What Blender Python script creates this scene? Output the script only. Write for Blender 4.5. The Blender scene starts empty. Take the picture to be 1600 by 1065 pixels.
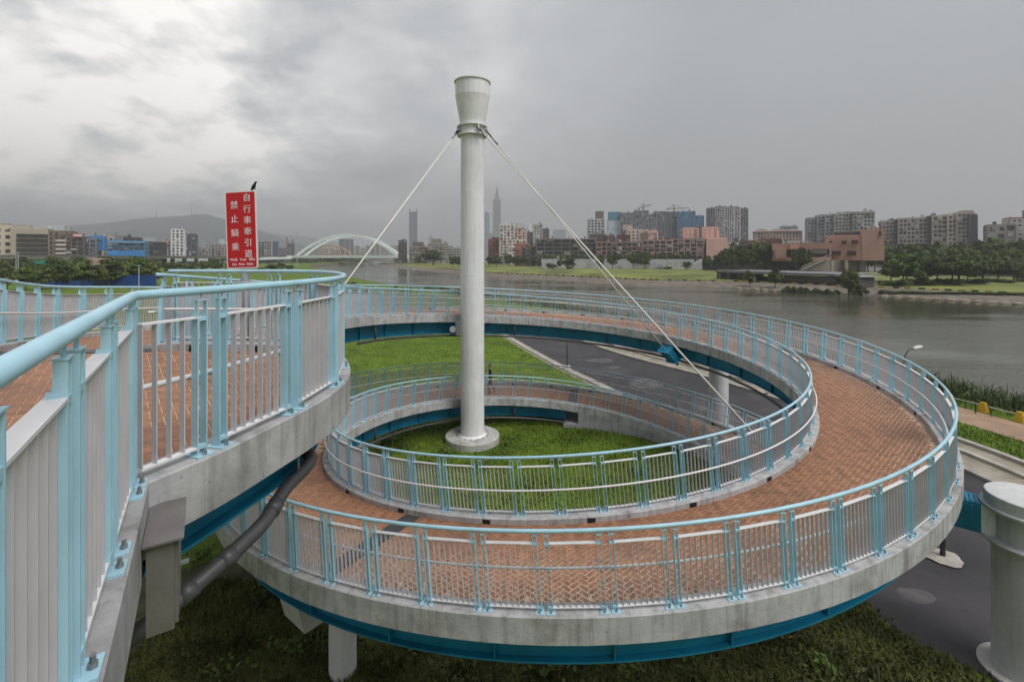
import bpy, bmesh, math, random
import numpy as np
from mathutils import Vector, Matrix, noise as mnoise
from mathutils.kdtree import KDTree
from mathutils.geometry import tessellate_polygon

random.seed(7); RNG = np.random.default_rng(7)
R = math.radians
sc = bpy.context.scene
COL = sc.collection
# ------------------------------------------------------------------ camera, world, sun, exposure
FPX, HY = 728.0, 401.0                       # focal length and horizon row for a 1600 px wide frame
cam_d = bpy.data.cameras.new('camera'); cam = bpy.data.objects.new('camera', cam_d); COL.objects.link(cam)
cam.location = (0, 0, 0); cam.rotation_euler = (R(90), 0, 0)
cam_d.sensor_width = 36; cam_d.lens = 36*FPX/1600; cam_d.shift_y = -(532.5-HY)/1600
cam_d.clip_start = 0.05; cam_d.clip_end = 30000
sc.camera = cam
SUN_EL, SUN_AZ = 54, 128                     # azimuth clockwise from +Y: to the right, a little behind the camera
sun_d = bpy.data.lights.new('sun', 'SUN'); sun = bpy.data.objects.new('sun', sun_d); COL.objects.link(sun)
sun_d.energy = 1.5; sun_d.angle = R(38); sun_d.color = (1.0, 0.985, 0.97)
sun.rotation_euler = (R(90-SUN_EL), 0, R(-SUN_AZ+180)); sun.location = (20, -30, 60)
sc.view_settings.view_transform = 'Standard'; sc.view_settings.look = 'None'
sc.view_settings.gamma = 1.0; sc.view_settings.use_curve_mapping = False
sc.view_settings.exposure = 1.12
sc.cycles.use_denoising = True; sc.cycles.use_adaptive_sampling = True; sc.cycles.adaptive_threshold = 0.02; sc.cycles.adaptive_min_samples = 16
sc.cycles.max_bounces = 5; sc.cycles.diffuse_bounces = 3; sc.cycles.glossy_bounces = 2
sc.cycles.transparent_max_bounces = 4; sc.cycles.volume_bounces = 0
sc.cycles.caustics_reflective = False; sc.cycles.caustics_refractive = False

SKY_OFF = (4.7, 1.9, 3.0)
world = bpy.data.worlds.new('World'); sc.world = world; world.use_nodes = True
def build_world():
    nt = world.node_tree; nt.nodes.clear(); N = nt.nodes.new; L = nt.links.new
    out = N('ShaderNodeOutputWorld'); bg = N('ShaderNodeBackground'); bg.inputs['Strength'].default_value = 0.1
    sky = N('ShaderNodeTexSky'); sky.sky_type = 'NISHITA'; sky.sun_disc = False
    sky.sun_elevation = R(SUN_EL); sky.sun_rotation = R(SUN_AZ); sky.dust_density = 4; sky.air_density = 1.5
    tc = N('ShaderNodeTexCoord'); sep = N('ShaderNodeSeparateXYZ'); L(tc.outputs['Generated'], sep.inputs[0])
    def math_(op, a, b=None, clamp=False):
        m = N('ShaderNodeMath'); m.operation = op; m.use_clamp = clamp
        for i, v in enumerate((a, b)):
            if v is None: continue
            if isinstance(v, (int, float)): m.inputs[i].default_value = v
            else: L(v, m.inputs[i])
        return m.outputs[0]
    zz = math_('ADD', math_('MAXIMUM', sep.outputs[2], 0.0), 0.42)
    cx = math_('DIVIDE', sep.outputs[0], zz); cy = math_('DIVIDE', sep.outputs[1], zz)
    cmb = N('ShaderNodeCombineXYZ'); L(cx, cmb.inputs[0]); L(cy, cmb.inputs[1]); L(math_('MULTIPLY', sep.outputs[2], 1.6), cmb.inputs[2])
    def nz(scale, detail, rough, off, dist=0.0):
        mp = N('ShaderNodeMapping'); mp.inputs['Location'].default_value = off; L(cmb.outputs[0], mp.inputs[0])
        n = N('ShaderNodeTexNoise'); n.inputs['Scale'].default_value = scale; n.inputs['Detail'].default_value = detail
        n.inputs['Roughness'].default_value = rough; n.inputs['Distortion'].default_value = dist
        L(mp.outputs[0], n.inputs['Vector']); return n.outputs['Fac']
    big = nz(0.9, 4, 0.5, (3.1, 1.7, 0)); mid = nz(1.9, 10, 0.55, SKY_OFF, 0.25); fine = nz(5.5, 10, 0.6, (5.2, 0.7, 4), 0.3)
    def lobe(px, py, lo, hi=1.0):
        dot = N('ShaderNodeVectorMath'); dot.operation = 'DOT_PRODUCT'; L(tc.outputs['Generated'], dot.inputs[0])
        dot.inputs[1].default_value = Vector((px-800, FPX, HY-py)).normalized()
        m = N('ShaderNodeMapRange'); m.interpolation_type = 'SMOOTHSTEP'; L(dot.outputs['Value'], m.inputs['Value'])
        m.inputs['From Min'].default_value = lo; m.inputs['From Max'].default_value = hi; return m.outputs[0]
    broad = lobe(330, 60, 0.60)          # thinner cloud to the left front lets more light through
    core = lobe(110, 190, 0.90)           # the brightest broken patch
    n1 = math_('SUBTRACT', mid, 0.5); n2 = math_('SUBTRACT', fine, 0.5); n0 = math_('SUBTRACT', big, 0.5)
    amp = math_('ADD', math_('MULTIPLY', broad, 1.15), 0.10)
    val = math_('ADD', math_('MULTIPLY', broad, 0.32), math_('MULTIPLY', n1, amp))
    val = math_('ADD', val, math_('MULTIPLY', n2, math_('ADD', math_('MULTIPLY', broad, 0.13), 0.02)))
    val = math_('ADD', val, math_('MULTIPLY', core, math_('ADD', math_('MULTIPLY', n1, 0.9), math_('ADD', math_('MULTIPLY', n2, 0.9), 0.22))))
    val = math_('ADD', val, math_('MULTIPLY', n0, 0.16))
    el = N('ShaderNodeMapRange'); el.interpolation_type = 'SMOOTHSTEP'; L(sep.outputs[2], el.inputs['Value']); el.inputs['From Min'].default_value = 0.0; el.inputs['From Max'].default_value = 0.42
    val = math_('ADD', val, math_('MULTIPLY', el.outputs[0], 0.21)); val = math_('ADD', val, 0.26)
    ramp = N('ShaderNodeValToRGB'); L(val, ramp.inputs[0]); e = ramp.color_ramp.elements
    e[0].position = 0.0; e[0].color = (0.112, 0.118, 0.123, 1); e[1].position = 1.0; e[1].color = (0.64, 0.615, 0.59, 1)
    for p, c in ((0.25, (0.150, 0.156, 0.159, 1)), (0.45, (0.196, 0.201, 0.204, 1)), (0.65, (0.270, 0.275, 0.278, 1)), (0.82, (0.42, 0.415, 0.408, 1))):
        x = e.new(p); x.color = c
    cl = N('ShaderNodeMix'); cl.data_type = 'RGBA'; cl.blend_type = 'MULTIPLY'; cl.inputs['Factor'].default_value = 1
    L(ramp.outputs[0], cl.inputs['A']); cl.inputs['B'].default_value = (10, 10, 10, 1)
    mx = N('ShaderNodeMix'); mx.data_type = 'RGBA'; mx.inputs['Factor'].default_value = 0.94
    L(sky.outputs[0], mx.inputs['A']); L(cl.outputs['Result'], mx.inputs['B'])
    L(mx.outputs['Result'], bg.inputs['Color']); L(bg.outputs[0], out.inputs['Surface'])
build_world()

GZ = -9.4            # lawn level below the camera
WZ = -12.3           # water level

def P(x, y, Y): return Vector(((x-800)/FPX*Y, Y, -(y-HY)/FPX*Y))
def G(x, y, z=GZ):
    Y = -z*FPX/(y-HY); return Vector(((x-800)/FPX*Y, Y, z))

# ------------------------------------------------------------------ materials
_mats = {}
def mat(name, col, rough=0.6, var=0.12, scale=3.0, bump=0.0, bscale=20.0, metal=0.0, stain=None, stain_scale=1.2, spec=0.5, col2=None, detail=6, streak=0.0):
    if name in _mats: return _mats[name]
    m = bpy.data.materials.new(name); m.use_nodes = True; nt = m.node_tree; N = nt.nodes.new; L = nt.links.new
    b = nt.nodes['Principled BSDF']; b.inputs['Roughness'].default_value = rough; b.inputs['Metallic'].default_value = metal
    b.inputs['Specular IOR Level'].default_value = spec
    geo = N('ShaderNodeNewGeometry')
    n = N('ShaderNodeTexNoise'); n.inputs['Scale'].default_value = scale; n.inputs['Detail'].default_value = detail
    L(geo.outputs['Position'], n.inputs['Vector'])
    r = N('ShaderNodeValToRGB'); e = r.color_ramp.elements
    lo = tuple(c*(1-var) for c in col)+(1,); hi = tuple(min(1, c*(1+var)) for c in (col2 or col))+(1,)
    e[0].position = 0.32; e[0].color = lo; e[1].position = 0.68; e[1].color = hi
    L(n.outputs['Fac'], r.inputs[0]); outc = r.outputs[0]
    if stain:
        n2 = N('ShaderNodeTexNoise'); n2.inputs['Scale'].default_value = stain_scale; n2.inputs['Detail'].default_value = 6; n2.inputs['Roughness'].default_value = 0.68
        L(geo.outputs['Position'], n2.inputs['Vector'])
        r2 = N('ShaderNodeValToRGB'); r2.color_ramp.elements[0].position = 0.50; r2.color_ramp.elements[0].color = (0, 0, 0, 1)
        r2.color_ramp.elements[1].position = 0.72; r2.color_ramp.elements[1].color = (1, 1, 1, 1); L(n2.outputs['Fac'], r2.inputs[0])
        mx = N('ShaderNodeMix'); mx.data_type = 'RGBA'; L(r2.outputs[0], mx.inputs['Factor']); L(outc, mx.inputs['A']); mx.inputs['B'].default_value = tuple(stain)+(1,)
        outc = mx.outputs['Result']
    if streak:
        # rain streaks running down the face, fine pits left by the formwork
        mp = N('ShaderNodeMapping'); mp.inputs['Scale'].default_value = (7, 7, 0.55); L(geo.outputs['Position'], mp.inputs[0])
        n3 = N('ShaderNodeTexNoise'); n3.inputs['Scale'].default_value = 1.0; n3.inputs['Detail'].default_value = 5; n3.inputs['Roughness'].default_value = 0.65; L(mp.outputs[0], n3.inputs['Vector'])
        r3 = N('ShaderNodeMapRange'); L(n3.outputs['Fac'], r3.inputs[0]); r3.inputs[1].default_value = 0.48; r3.inputs[2].default_value = 0.74; r3.inputs[3].default_value = 1.0; r3.inputs[4].default_value = 1.0-streak
        vo = N('ShaderNodeTexVoronoi'); vo.inputs['Scale'].default_value = 11; L(geo.outputs['Position'], vo.inputs['Vector'])
        r4 = N('ShaderNodeMapRange'); L(vo.outputs['Distance'], r4.inputs[0]); r4.inputs[1].default_value = 0.06; r4.inputs[2].default_value = 0.12; r4.inputs[3].default_value = 0.55; r4.inputs[4].default_value = 1.0
        mm = N('ShaderNodeMath'); mm.operation = 'MULTIPLY'; L(r3.outputs[0], mm.inputs[0]); L(r4.outputs[0], mm.inputs[1])
        mx = N('ShaderNodeMix'); mx.data_type = 'RGBA'; mx.blend_type = 'MULTIPLY'; mx.inputs['Factor'].default_value = 1; L(outc, mx.inputs['A']); L(mm.outputs[0], mx.inputs['B']); outc = mx.outputs['Result']
    L(outc, b.inputs['Base Color'])
    if bump:
        nb = N('ShaderNodeTexNoise'); nb.inputs['Scale'].default_value = bscale; nb.inputs['Detail'].default_value = 5
        L(geo.outputs['Position'], nb.inputs['Vector'])
        bp = N('ShaderNodeBump'); bp.inputs['Strength'].default_value = bump; bp.inputs['Distance'].default_value = 0.05
        L(nb.outputs['Fac'], bp.inputs['Height']); L(bp.outputs[0], b.inputs['Normal'])
    _mats[name] = m; return m
def flat(rgb, rough=0.7, var=0.10, scale=0.15):
    return mat('paint_%02x%02x%02x_%d' % (*[int(c*255) for c in rgb], int(rough*100)), rgb, rough, var, scale)

M_CONC = mat('weathered_concrete', (0.365, 0.362, 0.368), 0.8, 0.16, 2.2, 0.12, 22, stain=(0.215, 0.21, 0.20), stain_scale=0.9, streak=0.45)
M_CURB = mat('curb_concrete', (0.42, 0.418, 0.422), 0.78, 0.14, 3.5, 0.12, 30, stain=(0.22, 0.205, 0.185), stain_scale=1.1, streak=0.5)
M_CONC_W = mat('pale_concrete', (0.50, 0.49, 0.47), 0.75, 0.08, 1.5, 0.1, 20, stain=(0.36, 0.34, 0.31), stain_scale=0.8)
M_BLUE = mat('girder_blue_paint', (0.008, 0.20, 0.34), 0.45, 0.14, 2.0, 0.05, 20, stain=(0.006, 0.13, 0.22), stain_scale=0.7)
M_RAIL = mat('rail_pale_blue_paint', (0.365, 0.59, 0.69), 0.36, 0.07, 5.0, 0.03, 40, stain=(0.33, 0.50, 0.57), stain_scale=2.0)
M_SLAT = mat('slat_grey_white_paint', (0.49, 0.485, 0.51), 0.5, 0.06, 5.0)
M_BAR = mat('rail_toplit_white', (0.70, 0.69, 0.70), 0.42, 0.05, 5.0)  # white rails, made brighter than the slats for light on upward faces
M_WHITE = mat('mast_white_paint', (0.75, 0.745, 0.75), 0.42, 0.05, 1.2, 0.02, 8, stain=(0.66, 0.65, 0.64), stain_scale=0.5, streak=0.16)
M_BRICK = mat('paver_brick', (0.290, 0.138, 0.074), 0.6, 0.28, 6.0, 0.25, 60, stain=(0.150, 0.080, 0.050), stain_scale=0.5)
M_JOINT = mat('paver_joint_mortar', (0.54, 0.39, 0.295), 0.8, 0.2, 4.0, stain=(0.28, 0.16, 0.10), stain_scale=0.5)
M_PLATE = mat('dark_joint_plate', (0.045, 0.045, 0.05), 0.5, 0.2, 6.0, 0.1, 60)
M_STEEL = mat('dull_steel', (0.30, 0.31, 0.32), 0.4, 0.15, 10, metal=0.6)
M_DARK = mat('dark_hole', (0.012, 0.010, 0.010), 0.9, 0.2, 10)
M_PIPE = mat('grey_plastic_pipe', (0.058, 0.056, 0.060), 0.5, 0.15, 4)
M_BOX = mat('grey_cabinet_metal', (0.175, 0.160, 0.155), 0.36, 0.14, 6, 0.05, 60, metal=0.25, stain=(0.15, 0.14, 0.135), stain_scale=4)
M_ASPH = mat('asphalt', (0.030, 0.027, 0.031), 0.6, 0.3, 0.9, 0.4, 60, stain=(0.062, 0.057, 0.060), stain_scale=0.3)
M_CABLE = mat('white_cable', (0.66, 0.63, 0.58), 0.45, 0.05, 3)
M_YELL = mat('yellow_paint', (0.55, 0.36, 0.02), 0.5, 0.15, 4)
M_REDSIGN = mat('sign_red', (0.50, 0.012, 0.018), 0.4, 0.06, 6)
M_LETTER = mat('sign_letter_white', (0.78, 0.70, 0.70), 0.5, 0.03, 6)

def grass_mat():
    m = bpy.data.materials.new('lawn_grass'); m.use_nodes = True; nt = m.node_tree; N = nt.nodes.new; L = nt.links.new
    b = nt.nodes['Principled BSDF']; b.inputs['Roughness'].default_value = 0.85; b.inputs['Specular IOR Level'].default_value = 0.2
    geo = N('ShaderNodeNewGeometry')
    def nz(s, d, rr=0.6):
        n = N('ShaderNodeTexNoise'); n.inputs['Scale'].default_value = s; n.inputs['Detail'].default_value = d; n.inputs['Roughness'].default_value = rr
        L(geo.outputs['Position'], n.inputs['Vector']); return n.outputs['Fac']
    r = N('ShaderNodeValToRGB'); e = r.color_ramp.elements; e[0].position = 0.3; e[0].color = (0.066, 0.110, 0.010, 1); e[1].position = 0.7; e[1].color = (0.140, 0.225, 0.020, 1)
    L(nz(0.5, 8), r.inputs[0])
    r2 = N('ShaderNodeValToRGB'); e = r2.color_ramp.elements; e[0].position = 0.35; e[0].color = (0.72, 0.72, 0.7, 1); e[1].position = 0.7; e[1].color = (1.18, 1.15, 1.1, 1)
    L(nz(9, 6, 0.7), r2.inputs[0])
    mx = N('ShaderNodeMix'); mx.data_type = 'RGBA'; mx.blend_type = 'MULTIPLY'; mx.inputs['Factor'].default_value = 1
    L(r.outputs[0], mx.inputs['A']); L(r2.outputs[0], mx.inputs['B']); 
    # bare earthy patches
    r3 = N('ShaderNodeValToRGB'); e = r3.color_ramp.elements; e[0].position = 0.56; e[0].color = (0, 0, 0, 1); e[1].position = 0.76; e[1].color = (0.75, 0.75, 0.75, 1)
    L(nz(0.33, 7, 0.62), r3.inputs[0])
    m3 = N('ShaderNodeMix'); m3.data_type = 'RGBA'; L(r3.outputs[0], m3.inputs['Factor']); L(mx.outputs['Result'], m3.inputs['A']); m3.inputs['B'].default_value = (0.062, 0.052, 0.030, 1)
    L(m3.outputs['Result'], b.inputs['Base Color'])
    bp = N('ShaderNodeBump'); bp.inputs['Strength'].default_value = 0.35; bp.inputs['Distance'].default_value = 0.06; L(nz(12, 6, 0.7), bp.inputs['Height']); L(bp.outputs[0], b.inputs['Normal'])
    return m
M_GRASS = grass_mat()
M_BLADE = mat('grass_blade', (0.062, 0.096, 0.014), 0.7, 0.3, 0.7, col2=(0.135, 0.195, 0.030), spec=0.2)
M_BLADE_SHADE = mat('scruffy_shaded_blade', (0.040, 0.046, 0.015), 0.75, 0.4, 1.0, col2=(0.105, 0.118, 0.032), spec=0.2)  # thin olive grass, with the ramp's shade put into the colour
M_SCRUFF_SHADE = mat('scruffy_shaded_ground', (0.040, 0.042, 0.016), 0.9, 0.35, 0.9, 0.4, 14, col2=(0.085, 0.092, 0.026), stain=(0.058, 0.046, 0.030), stain_scale=0.5)  # earthy scruffy ground, darkened further to stand for shade by the ramp
M_REED = mat('reed_blade', (0.040, 0.062, 0.020), 0.7, 0.35, 1.5, col2=(0.10, 0.13, 0.055), spec=0.2)
M_WEED = mat('weed_leaf', (0.075, 0.115, 0.022), 0.65, 0.3, 2.5, spec=0.2)
M_LEAF = [mat('leaf_dark', (0.032, 0.050, 0.016), 0.7, 0.4, 0.35, col2=(0.080, 0.108, 0.030), spec=0.2),
          mat('leaf_mid', (0.046, 0.068, 0.018), 0.7, 0.4, 0.35, col2=(0.112, 0.138, 0.038), spec=0.2),
          mat('leaf_fresh', (0.052, 0.092, 0.020), 0.7, 0.4, 0.35, col2=(0.12, 0.17, 0.042), spec=0.2)]
M_BARK = mat('bark', (0.07, 0.055, 0.042), 0.9, 0.25, 3)

def water_mat():
    m = bpy.data.materials.new('river_water'); m.use_nodes = True; nt = m.node_tree; N = nt.nodes.new; L = nt.links.new
    b = nt.nodes['Principled BSDF']; b.inputs['Base Color'].default_value = (0.070, 0.072, 0.050, 1); b.inputs['Roughness'].default_value = 0.06
    b.inputs['IOR'].default_value = 1.33
    geo = N('ShaderNodeNewGeometry'); mp = N('ShaderNodeMapping'); mp.inputs['Scale'].default_value = (0.35, 1.0, 1.0); mp.inputs['Rotation'].default_value = (0, 0, R(20)); L(geo.outputs['Position'], mp.inputs[0])
    def nz(s, d):
        n = N('ShaderNodeTexNoise'); n.inputs['Scale'].default_value = s; n.inputs['Detail'].default_value = d; n.inputs['Roughness'].default_value = 0.6; L(mp.outputs[0], n.inputs['Vector']); return n.outputs['Fac']
    # calm slicks and ruffled patches
    mr = N('ShaderNodeMapRange'); L(nz(0.045, 4), mr.inputs[0]); mr.inputs[1].default_value = 0.42; mr.inputs[2].default_value = 0.62; mr.inputs[3].default_value = 0.12; mr.inputs[4].default_value = 0.8
    bp = N('ShaderNodeBump'); bp.inputs['Distance'].default_value = 0.25; L(mr.outputs[0], bp.inputs['Strength']); L(nz(0.9, 6), bp.inputs['Height']); L(bp.outputs[0], b.inputs['Normal'])
    return m
M_WATER = water_mat()

# ------------------------------------------------------------------ mesh helpers
class MB:
    def __init__(s): s.v = []; s.f = []; s.m = []
    def box(s, c, d, rot=None, mi=0):
        hx, hy, hz = d[0]/2, d[1]/2, d[2]/2; o = len(s.v); c = Vector(c)
        for x, y, z in ((-hx,-hy,-hz),(hx,-hy,-hz),(hx,hy,-hz),(-hx,hy,-hz),(-hx,-hy,hz),(hx,-hy,hz),(hx,hy,hz),(-hx,hy,hz)):
            p = Vector((x, y, z)); p = rot @ p if rot is not None else p; s.v.append(tuple(c+p))
        for f in ((0,3,2,1),(4,5,6,7),(0,1,5,4),(1,2,6,5),(2,3,7,6),(3,0,4,7)): s.f.append(tuple(o+i for i in f)); s.m.append(mi)
        return s
    def b2(s, x0, x1, y0, y1, z0, z1, mi=0): return s.box(((x0+x1)/2, (y0+y1)/2, (z0+z1)/2), (x1-x0, y1-y0, z1-z0), None, mi)
    def prism(s, poly, axis, a, b, mi=0):
        """poly of 2-D points extruded from a to b along axis 'x','y' or 'z'"""
        o = len(s.v); n = len(poly)
        for t in (a, b):
            for p, q in poly:
                s.v.append((t, p, q) if axis == 'x' else (p, t, q) if axis == 'y' else (p, q, t))
        s.f.append(tuple(range(o+n-1, o-1, -1))); s.f.append(tuple(range(o+n, o+2*n))); s.m += [mi, mi]
        for i in range(n):
            j = (i+1) % n; s.f.append((o+i, o+j, o+n+j, o+n+i)); s.m.append(mi)
        return s
    def tube(s, pts, r, n=8, cap=True, mi=0, r2=None):
        pts = [Vector(p) for p in pts]; o = len(s.v); k = len(pts)
        for i, p in enumerate(pts):
            t = (pts[min(i+1, k-1)]-pts[max(i-1, 0)]).normalized()
            a = t.cross(Vector((0, 0, 1)));  a = a.normalized() if a.length > 1e-3 else Vector((1, 0, 0)); b = a.cross(t)
            rr = r if r2 is None else r+(r2-r)*i/max(1, k-1)
            for j in range(n):
                an = 2*math.pi*j/n; s.v.append(tuple(p+a*(rr*math.cos(an))+b*(rr*math.sin(an))))
        for i in range(k-1):
            for j in range(n):
                j2 = (j+1) % n; s.f.append((o+i*n+j, o+i*n+j2, o+(i+1)*n+j2, o+(i+1)*n+j)); s.m.append(mi)
        if cap: s.f.append(tuple(o+j for j in range(n-1, -1, -1))); s.f.append(tuple(o+(k-1)*n+j for j in range(n))); s.m += [mi, mi]
        return s
    def lathe(s, prof, c=(0, 0, 0), n=48, mi=0):
        o = len(s.v); k = len(prof)
        for r, z in prof:
            for j in range(n):
                a = 2*math.pi*j/n; s.v.append((c[0]+r*math.cos(a), c[1]+r*math.sin(a), c[2]+z))
        for i in range(k-1):
            for j in range(n):
                j2 = (j+1) % n; s.f.append((o+i*n+j, o+i*n+j2, o+(i+1)*n+j2, o+(i+1)*n+j)); s.m.append(mi)
        s.f.append(tuple(o+j for j in range(n-1, -1, -1))); s.f.append(tuple(o+(k-1)*n+j for j in range(n))); s.m += [mi, mi]
        return s
    def sweep(s, frames, prof, closed=True, mi=0, caps=True):
        """frames: list of (origin, lateral) ; prof: (lateral offset, z) points"""
        o = len(s.v); n = len(prof); k = len(frames)
        for p, lat in frames:
            for a, z in prof: s.v.append((p[0]+lat[0]*a, p[1]+lat[1]*a, p[2]+z))
        for i in range(k-1):
            for j in range(n if closed else n-1):
                j2 = (j+1) % n; s.f.append((o+i*n+j, o+i*n+j2, o+(i+1)*n+j2, o+(i+1)*n+j)); s.m.append(mi)
        if closed and caps: s.f.append(tuple(o+j for j in range(n-1, -1, -1))); s.f.append(tuple(o+(k-1)*n+j for j in range(n))); s.m += [mi, mi]
        return s
    def mesh(s, name, mats, smooth=False):
        me = bpy.data.meshes.new(name); me.from_pydata(s.v, [], s.f)
        for m in (mats if isinstance(mats, (list, tuple)) else [mats]): me.materials.append(m)
        if any(s.m): me.polygons.foreach_set('material_index', s.m)
        fix(me)
        if smooth is True: me.polygons.foreach_set('use_smooth', [True]*len(me.polygons))
        elif smooth: smooth_angle(me, smooth)
        return me
    def obj(s, name, mats, parent=None, smooth=False, loc=None):
        return link(name, s.mesh(name, mats, smooth), parent, loc)
def fix(me):
    bm = bmesh.new(); bm.from_mesh(me); bmesh.ops.recalc_face_normals(bm, faces=bm.faces); bm.to_mesh(me); bm.free()
def smooth_angle(me, deg):
    me.polygons.foreach_set('use_smooth', [True]*len(me.polygons))
    bm = bmesh.new(); bm.from_mesh(me)
    for e in bm.edges:
        if len(e.link_faces) == 2 and e.calc_face_angle(0) > R(deg): e.smooth = False
    bm.to_mesh(me); bm.free()
def link(name, me, parent=None, loc=None, matrix=None):
    o = bpy.data.objects.new(name, me); COL.objects.link(o)
    if parent is not None:
        o.parent = parent
        if parent.type == 'EMPTY': o.matrix_parent_inverse = Matrix.Translation(-parent.location)
    if matrix is not None: o.matrix_basis = matrix
    elif loc is not None: o.location = loc
    return o
def tag(o, label=None, cat=None, group=None, kind=None):
    if label: o['label'] = label
    if cat: o['category'] = cat
    if group: o['group'] = group
    if kind: o['kind'] = kind
    return o
def thing(name, label, cat, loc=(0, 0, 0), group=None):
    o = bpy.data.objects.new(name, None); COL.objects.link(o); o.location = loc; o.empty_display_size = 0.3
    return tag(o, label, cat, group)
def copy_tree(o, loc=None, rz=0.0, scale=None, label=None, group=None):
    c = o.copy(); COL.objects.link(c)
    if loc is not None: c.location = loc
    c.rotation_euler = (0, 0, rz)
    if scale is not None: c.scale = scale if hasattr(scale, '__len__') else (scale,)*3
    if label: c['label'] = label
    if group: c['group'] = group
    for ch in list(o.children):
        d = ch.copy(); COL.objects.link(d); d.parent = c
        for g in list(ch.children):
            h = g.copy(); COL.objects.link(h); h.parent = d
    return c

# ------------------------------------------------------------------ ground, banks, river, road
def catmull(pts, n=8):
    pts = [Vector(p) for p in pts]; out = []
    for i in range(len(pts)-1):
        p0 = pts[max(i-1, 0)]; p1 = pts[i]; p2 = pts[i+1]; p3 = pts[min(i+2, len(pts)-1)]
        for k in range(n):
            t = k/n; out.append(0.5*((2*p1)+(p2-p0)*t+(2*p0-5*p1+4*p2-p3)*t*t+(3*p1-p0-3*p2+p3)*t**3))
    out.append(pts[-1]); return out
def fill(name, pts, mats, kind='structure', mi=0):
    vs = [tuple(p) for p in pts]; tr = tessellate_polygon([[Vector((p[0], p[1], 0)) for p in vs]])
    me = bpy.data.meshes.new(name); me.from_pydata(vs, [], [tuple(t) for t in tr]); me.materials.append(mats); fix(me)
    if me.polygons[0].normal.z < 0: me.flip_normals()
    o = link(name, me); 
    if kind: o['kind'] = kind
    return o
near_shore = catmull([(60,-60,GZ),(44,-10,GZ),(37,12,GZ),(31.5,26,GZ),(29.5,33,GZ),(26,45,GZ),(17,64,GZ),(4,92,GZ),(-20,128,GZ),(-55,180,GZ),(-98,262,GZ),(-170,400,GZ),(-225,520,GZ),(-275,745,GZ),(-330,1000,GZ),(-420,1500,GZ)], 6)
M_BANK = mat('bank_earth', (0.075, 0.066, 0.042), 0.9, 0.3, 0.5, 0.5, 3)
def ground():
    inland = near_shore
    pts = [Vector((p.x, p.y, GZ)) for p in inland]+[Vector((-1500, 9000, GZ)), Vector((-9000, 9000, GZ)), Vector((-9000, -900, GZ)), Vector((60, -900, GZ))]
    fill('ground', pts, M_GRASS)
    mb = MB(); fr = []
    for i, p in enumerate(inland):
        t = inland[min(i+1, len(inland)-1)]-inland[max(i-1, 0)]; n = Vector((t.y, -t.x, 0)).normalized(); fr.append((p, n))
    mb.sweep(fr, [(0, 0), (2.2, -0.7), (4.2, -2.3), (6, -4.2)], closed=False)
    tag(mb.obj('riverbank', M_BANK), kind='structure')
ground()
far_shore = catmull([(260,-60,WZ),(190,40,WZ),(152,95,WZ),(133,121,WZ),(117,146,WZ),(103,162,WZ),(90,181,WZ),(72,190,WZ),(48,204,WZ),(20,243,WZ),(-17,284,WZ),(-38,326,WZ),(-72,395,WZ),(-121,490,WZ),(-175,640,WZ),(-230,800,WZ),(-290,1050,WZ),(-370,1500,WZ)], 6)
M_REVET = mat('stone_revetment', (0.15, 0.125, 0.10), 0.9, 0.35, 0.35, 0.5, 2, stain=(0.07, 0.062, 0.05), stain_scale=0.12)
M_FARGRASS = mat('far_lawn', (0.105, 0.130, 0.024), 0.9, 0.3, 0.05, col2=(0.165, 0.185, 0.034), stain=(0.07, 0.092, 0.022), stain_scale=0.03)
M_CITY = mat('city_ground', (0.13, 0.125, 0.115), 0.9, 0.2, 0.05)
def far_bank():
    fr = []
    for i, p in enumerate(far_shore):
        t = far_shore[min(i+1, len(far_shore)-1)]-far_shore[max(i-1, 0)]; n = Vector((t.y, -t.x, 0)).normalized(); fr.append((p, n))
    tag(MB().sweep(fr, [(-3, -1.2), (1.5, 0.25), (15, 1.7)], closed=False).obj('riverbank', M_REVET), kind='structure')
    tag(MB().sweep(fr, [(15, 1.75), (26, 2.3), (55, 3.4), (75, 3.65), (150, 3.7)], closed=False).obj('lawn', M_FARGRASS), kind='structure')
    edge = [p+n*74+Vector((0, 0, 3.6)) for p, n in fr]
    pts = edge+[Vector((-300, 9000, WZ+3.6)), Vector((9000, 9000, WZ+3.6)), Vector((9000, -900, WZ+3.6)), Vector((400, -900, WZ+3.6))]
    fill('ground', pts, M_CITY)
    return fr
FB = far_bank()
tag(MB().b2(-2000, 9000, -900, 9000, WZ-0.5, WZ).obj('river', M_WATER), kind='structure')
road_l = catmull([(-6,75,GZ),(0.4,53.3,GZ),(4.4,40.7,GZ),(7.4,32.8,GZ),(9.2,26,GZ),(9.7,19,GZ),(9.6,12.7,GZ),(10.5,10.6,GZ),(13.5,7,GZ),(19,3,GZ)], 8)
road_r = catmull([(1,75,GZ),(9.0,48,GZ),(15.0,36.3,GZ),(18.3,28,GZ),(19.6,22.5,GZ),(19.9,18.5,GZ),(20.8,14.5,GZ),(22.5,11,GZ),(26,7.5,GZ),(31,3,GZ)], 8)
def ribbon(name, a, b, z, m, kind='structure'):
    v = []; f = []
    for p, q in zip(a, b): v += [(p.x, p.y, z), (q.x, q.y, z)]
    for i in range(len(a)-1): f.append((2*i, 2*i+1, 2*i+3, 2*i+2))
    me = bpy.data.meshes.new(name); me.from_pydata(v, [], f); me.materials.append(m); fix(me)
    if me.polygons[0].normal.z < 0: me.flip_normals()
    o = link(name, me)
    if kind: o['kind'] = kind
    return o
def offs(line, d):
    out = []
    for i, p in enumerate(line):
        t = line[min(i+1, len(line)-1)]-line[max(i-1, 0)]; n = Vector((-t.y, t.x, 0)).normalized(); out.append(p+n*d)
    return out
ribbon('road', road_l, road_r, GZ+0.012, M_ASPH)
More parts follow.
